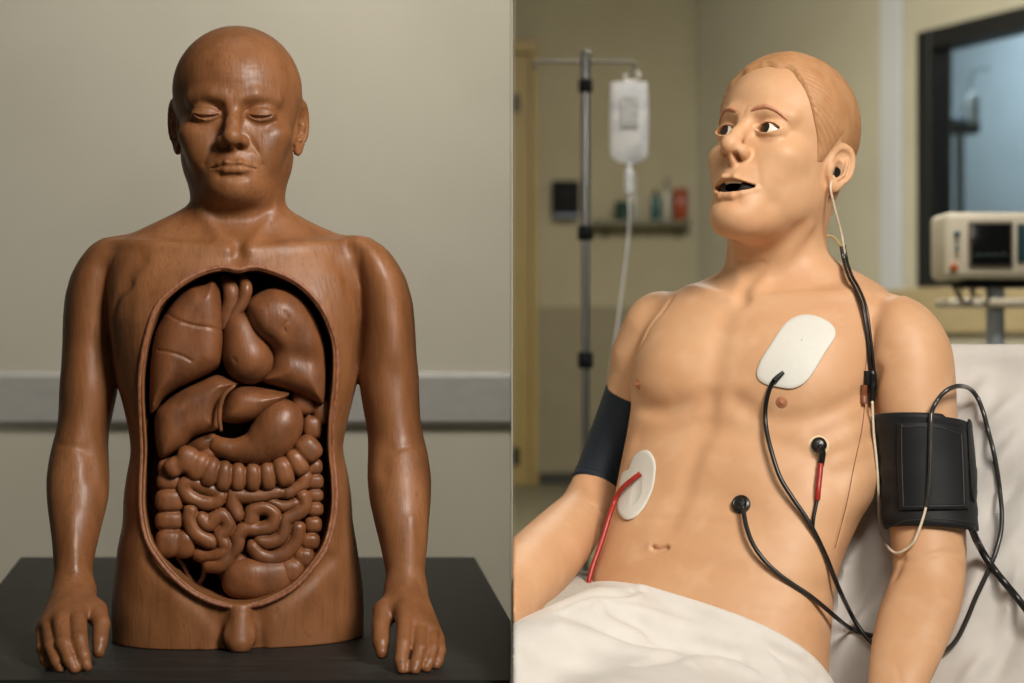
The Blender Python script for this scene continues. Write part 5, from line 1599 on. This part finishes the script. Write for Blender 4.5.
    flap = [(898.5, 427), (899, 468), (901, 506), (904, 509.5), (935, 509), (964, 508.5), (967, 505), (966, 468), (964.5, 436), (961, 430.5), (940, 424.5), (920, 423), (902, 424.2)]
    fp = patch(flap, cs, .0004, .0022, 8, 4); fl = fp.build('flap', nylon, cf, True, None)
    fo = catmull([(901.5, 427.5), (902, 468), (903.5, 503), (905, 506.5), (935, 506), (962, 505.5), (964, 502), (963, 468), (961.5, 438), (958.5, 433.5), (940, 428), (920, 426.3), (904, 427)], 4, True)
    c = trace(cs, fo, 1.8, 2.6, .0029)
    MB().tube(c, .0007, 6, closed=True).build('binding_tape', stitch, fl)
    flap2 = [(967, 423), (969, 460), (971.5, 497.5), (975, 498), (975.5, 470), (973, 440), (970.5, 423)]
    for k, (dx, w_) in enumerate(((0, .0016),)):
        patch([(a + dx, b) for a, b in flap2], cs, .0006, w_, 4, 3).build('closure_flap', nylon, cf, True, None)
    seam = trace(cs, catmull([(888.5, 527.5), (905, 521), (925, 519.5), (948, 519.5), (974, 523)], 6), 1.8, 2.6, .0012)
    MB().tube(seam, .0006, 6).build('hem_tape', stitch, cf)
    hp = [(972, 529), (975, 537), (979, 545), (985, 556), (992, 566.5), (1000, 577), (1010, 589), (1022, 604), (1036, 622), (1054, 642), (1080, 672), (1110, 706)]
    wire('hose', hp, .0046, rubber, cf)

    # ---- cuff on the far arm
    AX = catmull([np.append(a, r) for a, r in FA], 16)
    AXs = AX[2 * 16 + 1: 5 * 16 - 13]
    cf2 = thing('pressure_cuff', 'navy blood pressure cuff on the arm at the left of the manikin', 'blood pressure cuff', AXs[-1, :3])
    mm = MB(); pp = AXs[:, :3]; rr = AXs[:, 3] + .0055
    rr = rr + np.where(np.arange(len(rr)) > len(rr) - 5, .0012, 0)
    pts2 = np.concatenate([pp[:1] , pp, pp[-1:]]); pts2[0] += (pp[0] - pp[1]) * .05; pts2[-1] += (pp[-1] - pp[-2]) * .05
    mm.tube(pts2, np.concatenate([[rr[0] - .002], rr, [rr[-1] - .002]]), 40).build('sleeve', navy, cf2, True, 50)
    for k in (len(pp) - 5, len(pp) - 2):
        d_ = (pp[k] - pp[k - 1]); d_ /= np.linalg.norm(d_)
        a_ = np.cross(d_, (0, 1, 0)); a_ /= np.linalg.norm(a_); b_ = np.cross(d_, a_)
        MB().tube(np.array([pp[k] + (rr[k] + .0003) * (math.cos(t) * a_ + math.sin(t) * b_) for t in np.linspace(0, 2 * PI, 40, endpoint=False)]), .0009, 6, closed=True).build('hem_tape', navy, cf2)
    sv = [pp[k] + (rr[k] + .0002) * np.array((.35, -.93, .1)) for k in range(1, len(pp) - 1)]
    MB().tube(np.array(sv), .0007, 6).build('seam', navy, cf2)

    # ---- earpiece and its cord
    ec = trace(lambda p: R_head.field(p), [(834.5, 172.5)], 1.9, 2.6)[0]
    ear = thing('earpiece', 'black earpiece in the ear with a thin cream cord down the neck', 'earpiece', ec)
    nn = np.array((.45, -.88, .1)); nn /= np.linalg.norm(nn)
    R = np.array(Vector((0, 0, 1)).rotation_difference(Vector(nn)).to_matrix())
    b_ = MB().lathe([(.0005, -.012), (.005, -.011), (.0068, -.002), (.0072, .003), (.0060, .0055), (.0042, .0060), (.0036, .0052), (.0004, .0050)], (0, 0, 0), 2, 24)
    b_.V = [tuple(R @ np.array(v) + ec) for v in b_.V]; b_.build('earbud', rubber, ear)
    yE = ec[1]
    cord = [P(833.5, 176, yE - .006), P(830.8, 184, yE - .012), P(831, 192, yE - .013), P(833.5, 203, yE - .008), P(837, 217, yE + .00), P(840.8, 231, yE + .01), P(844, 248, yE + .015), P(846, 259, yE + .018)]
    MB().tube(catmull(cord, 8), .0016, 8).build('cord', cordw, ear)
    sh = trace(prop_f, [(847, 268)], 1.8, 2.6)[0][1]
    y0c = yE + .018
    lp = [P(826, 236, y0c + .035), P(832, 236.5, y0c + .03), P(838, 242, y0c + .012), P(841.5, 250, y0c + .002), P(844.5, 259, y0c - .002)]
    MB().tube(catmull(lp, 8), .0016, 8).build('cord_loop', mat('translucent_cord', srgb(196, 170, 110), .35), ear)

    # ---- black double lead over the shoulder to a small connector, cream cord, loop over the cuff
    pc_ = thing('probe_cable', 'black double cable over the shoulder ending in a small connector, a cream cord and a loop past the cuff', 'cable', trace(prop_f, [(872, 386)])[0])
    pc_['label'] = 'black double cable over the shoulder with connector, cream cord and loop round the cuff'
    run = [(851, 278), (858, 290.5), (864, 306), (867.6, 327), (870.4, 352), (872.5, 372)]
    cA = path(run, prop_f, .0022)
    pre = catmull([P(842.6, 246, y0c - .0), P(844.8, 259, y0c - .004), P(847.2, 268, (y0c + cA[0, 1]) / 2 - .004), cA[0]], 6)[:-1]
    full = np.concatenate([pre, cA])
    off = np.array((.0021, 0, .0009))
    for sgn in (-1, 1): MB().tube(full + sgn * off, .0021, 8).build('lead_wire', rubber, pc_, True, None)
    c2_ = path([(872.3, 370), (872.5, 386), (872.0, 402)], prop_f, .0055, win=3)
    t_ = np.linspace(0, 1, len(c2_))
    MB().tube(c2_, .0056 - .0014 * (t_ > .55) - .0012 * (t_ < .06), 12).build('connector_plug', rubber, pc_, True, 40)
    c3_ = path([(867.2, 371), (867.0, 378), (867.0, 385)], prop_f, .0042, win=3)
    MB().tube(c3_, .0042, 10).build('connector_plug', rubber, pc_, True, 40)
    brn = mat('brown_plastic_tab', srgb(126, 74, 46), .45, noise=(srgb(112, 64, 40), (120, 120, 120), 2, .4, .7))
    c4_ = path([(864.2, 385), (864.0, 395), (864.4, 404)], prop_f, .0042, win=3)
    MB().tube(c4_, .0042, 10, flat=.7).build('connector_tab', brn, pc_, True, 40)
    thin = [(872.2, 401), (873.6, 431), (876, 455), (877.8, 477), (878.6, 500), (879.2, 522), (882, 537), (888.5, 548), (896, 553), (904, 550.5), (913, 543), (919, 530), (923.7, 516), (926.5, 505)]
    wire('cream_cord', thin, .0017, cordw, pc_)
    dark_grey = mat('grey_black_cable', srgb(52, 50, 48), .3, spec=.6, noise=(srgb(44, 42, 40), (200, 200, 200), 2, .4, .7))
    wire('loop_cable', [(926.2, 507), (928.5, 492), (930, 470), (930.6, 445), (930.8, 422), (932, 411), (936.5, 402, .008), (942, 394.5, .014), (950, 388.5, .018), (960, 386, .018), (970, 389, .012), (977.5, 398, .004), (983.5, 413), (988, 430), (993, 449), (997, 470), (999.6, 488)], .0030, dark_grey, pc_)
    wire('loop_cable', [(999.6, 488), (1001.8, 512), (1001, 531), (997, 548), (992, 562), (984, 580), (975.6, 598), (967, 619), (957, 639), (946, 650), (928, 657), (905, 660)], .0030, dark_grey, pc_, f=noarm_f)
# ------------------------------------------------------------------ lights: softboxes, room lights and added fill lamps
def area(name, loc, target, size, energy, col=(1, 1, 1), size_y=None):
    l = bpy.data.lights.new(name, 'AREA'); l.energy = energy; l.color = col
    l.shape = 'RECTANGLE'; l.size = size; l.size_y = size_y or size
    o = bpy.data.objects.new(name, l); COL.objects.link(o); o.location = loc
    o.rotation_euler = (Vector(target) - Vector(loc)).to_track_quat('-Z', 'Y').to_euler()
    return o
warm = (1, .94, .85)
area('key_softbox', (.95, .55, 2.35), (-.30, 2.2, 1.15), .6, 17.5, warm).data.spread = 1.6
area('left_wall_fill', (-.42, 2.45, 3.8), (-.38, 3.9, 1.35), .8, 16, warm).data.spread = 1.3  # added lamp, brightens the back wall where the partition blocks the key
area('right_fill_softbox', (.15, .2, 2.6), (.45, 2.2, 1.1), 0.8, 1.1, (1, .95, .88)).data.spread = .8
area('right_room_ceiling_light', (.9, 8.0, 4.0), (.9, 9.0, 0), 2.0, 270, (1, .94, .84))
area('drip_bag_fill', (1.0, 3.1, 4.0), (.75, 4.6, 1.5), .8, 15, (1, .94, .86)).data.spread = 1.3  # added lamp, lifts the dim drip bag and monitor
area('far_room_light', tuple(WM @ Vector((W0 - 1.3, 1.3, 4.0))), tuple(WM @ Vector((W0 - .9, 2.6, 1.2))), 1.2, 66, (.86, .95, 1))
w = bpy.data.worlds.new('world'); SC.world = w; w.use_nodes = True
w.node_tree.nodes['Background'].inputs[0].default_value = (1, .95, .86, 1); w.node_tree.nodes['Background'].inputs[1].default_value = .05
# ------------------------------------------------------------------ camera
cd = bpy.data.cameras.new('camera'); cam = bpy.data.objects.new('camera', cd); COL.objects.link(cam)
cam.location = (0, 0, CAMZ); cam.rotation_euler = (PI / 2, 0, 0)
cd.sensor_width = 36; cd.sensor_fit = 'HORIZONTAL'; cd.lens = FPX / 1024 * 36
cd.dof.use_dof = True; cd.dof.focus_distance = 2.12; cd.dof.aperture_fstop = cd.lens / 15.0
cd.clip_start = .05
SC.camera = cam
SC.view_settings.view_transform = 'Standard'; SC.view_settings.look = 'None'
SC.view_settings.exposure = 0; SC.view_settings.gamma = 1; SC.view_settings.use_curve_mapping = False
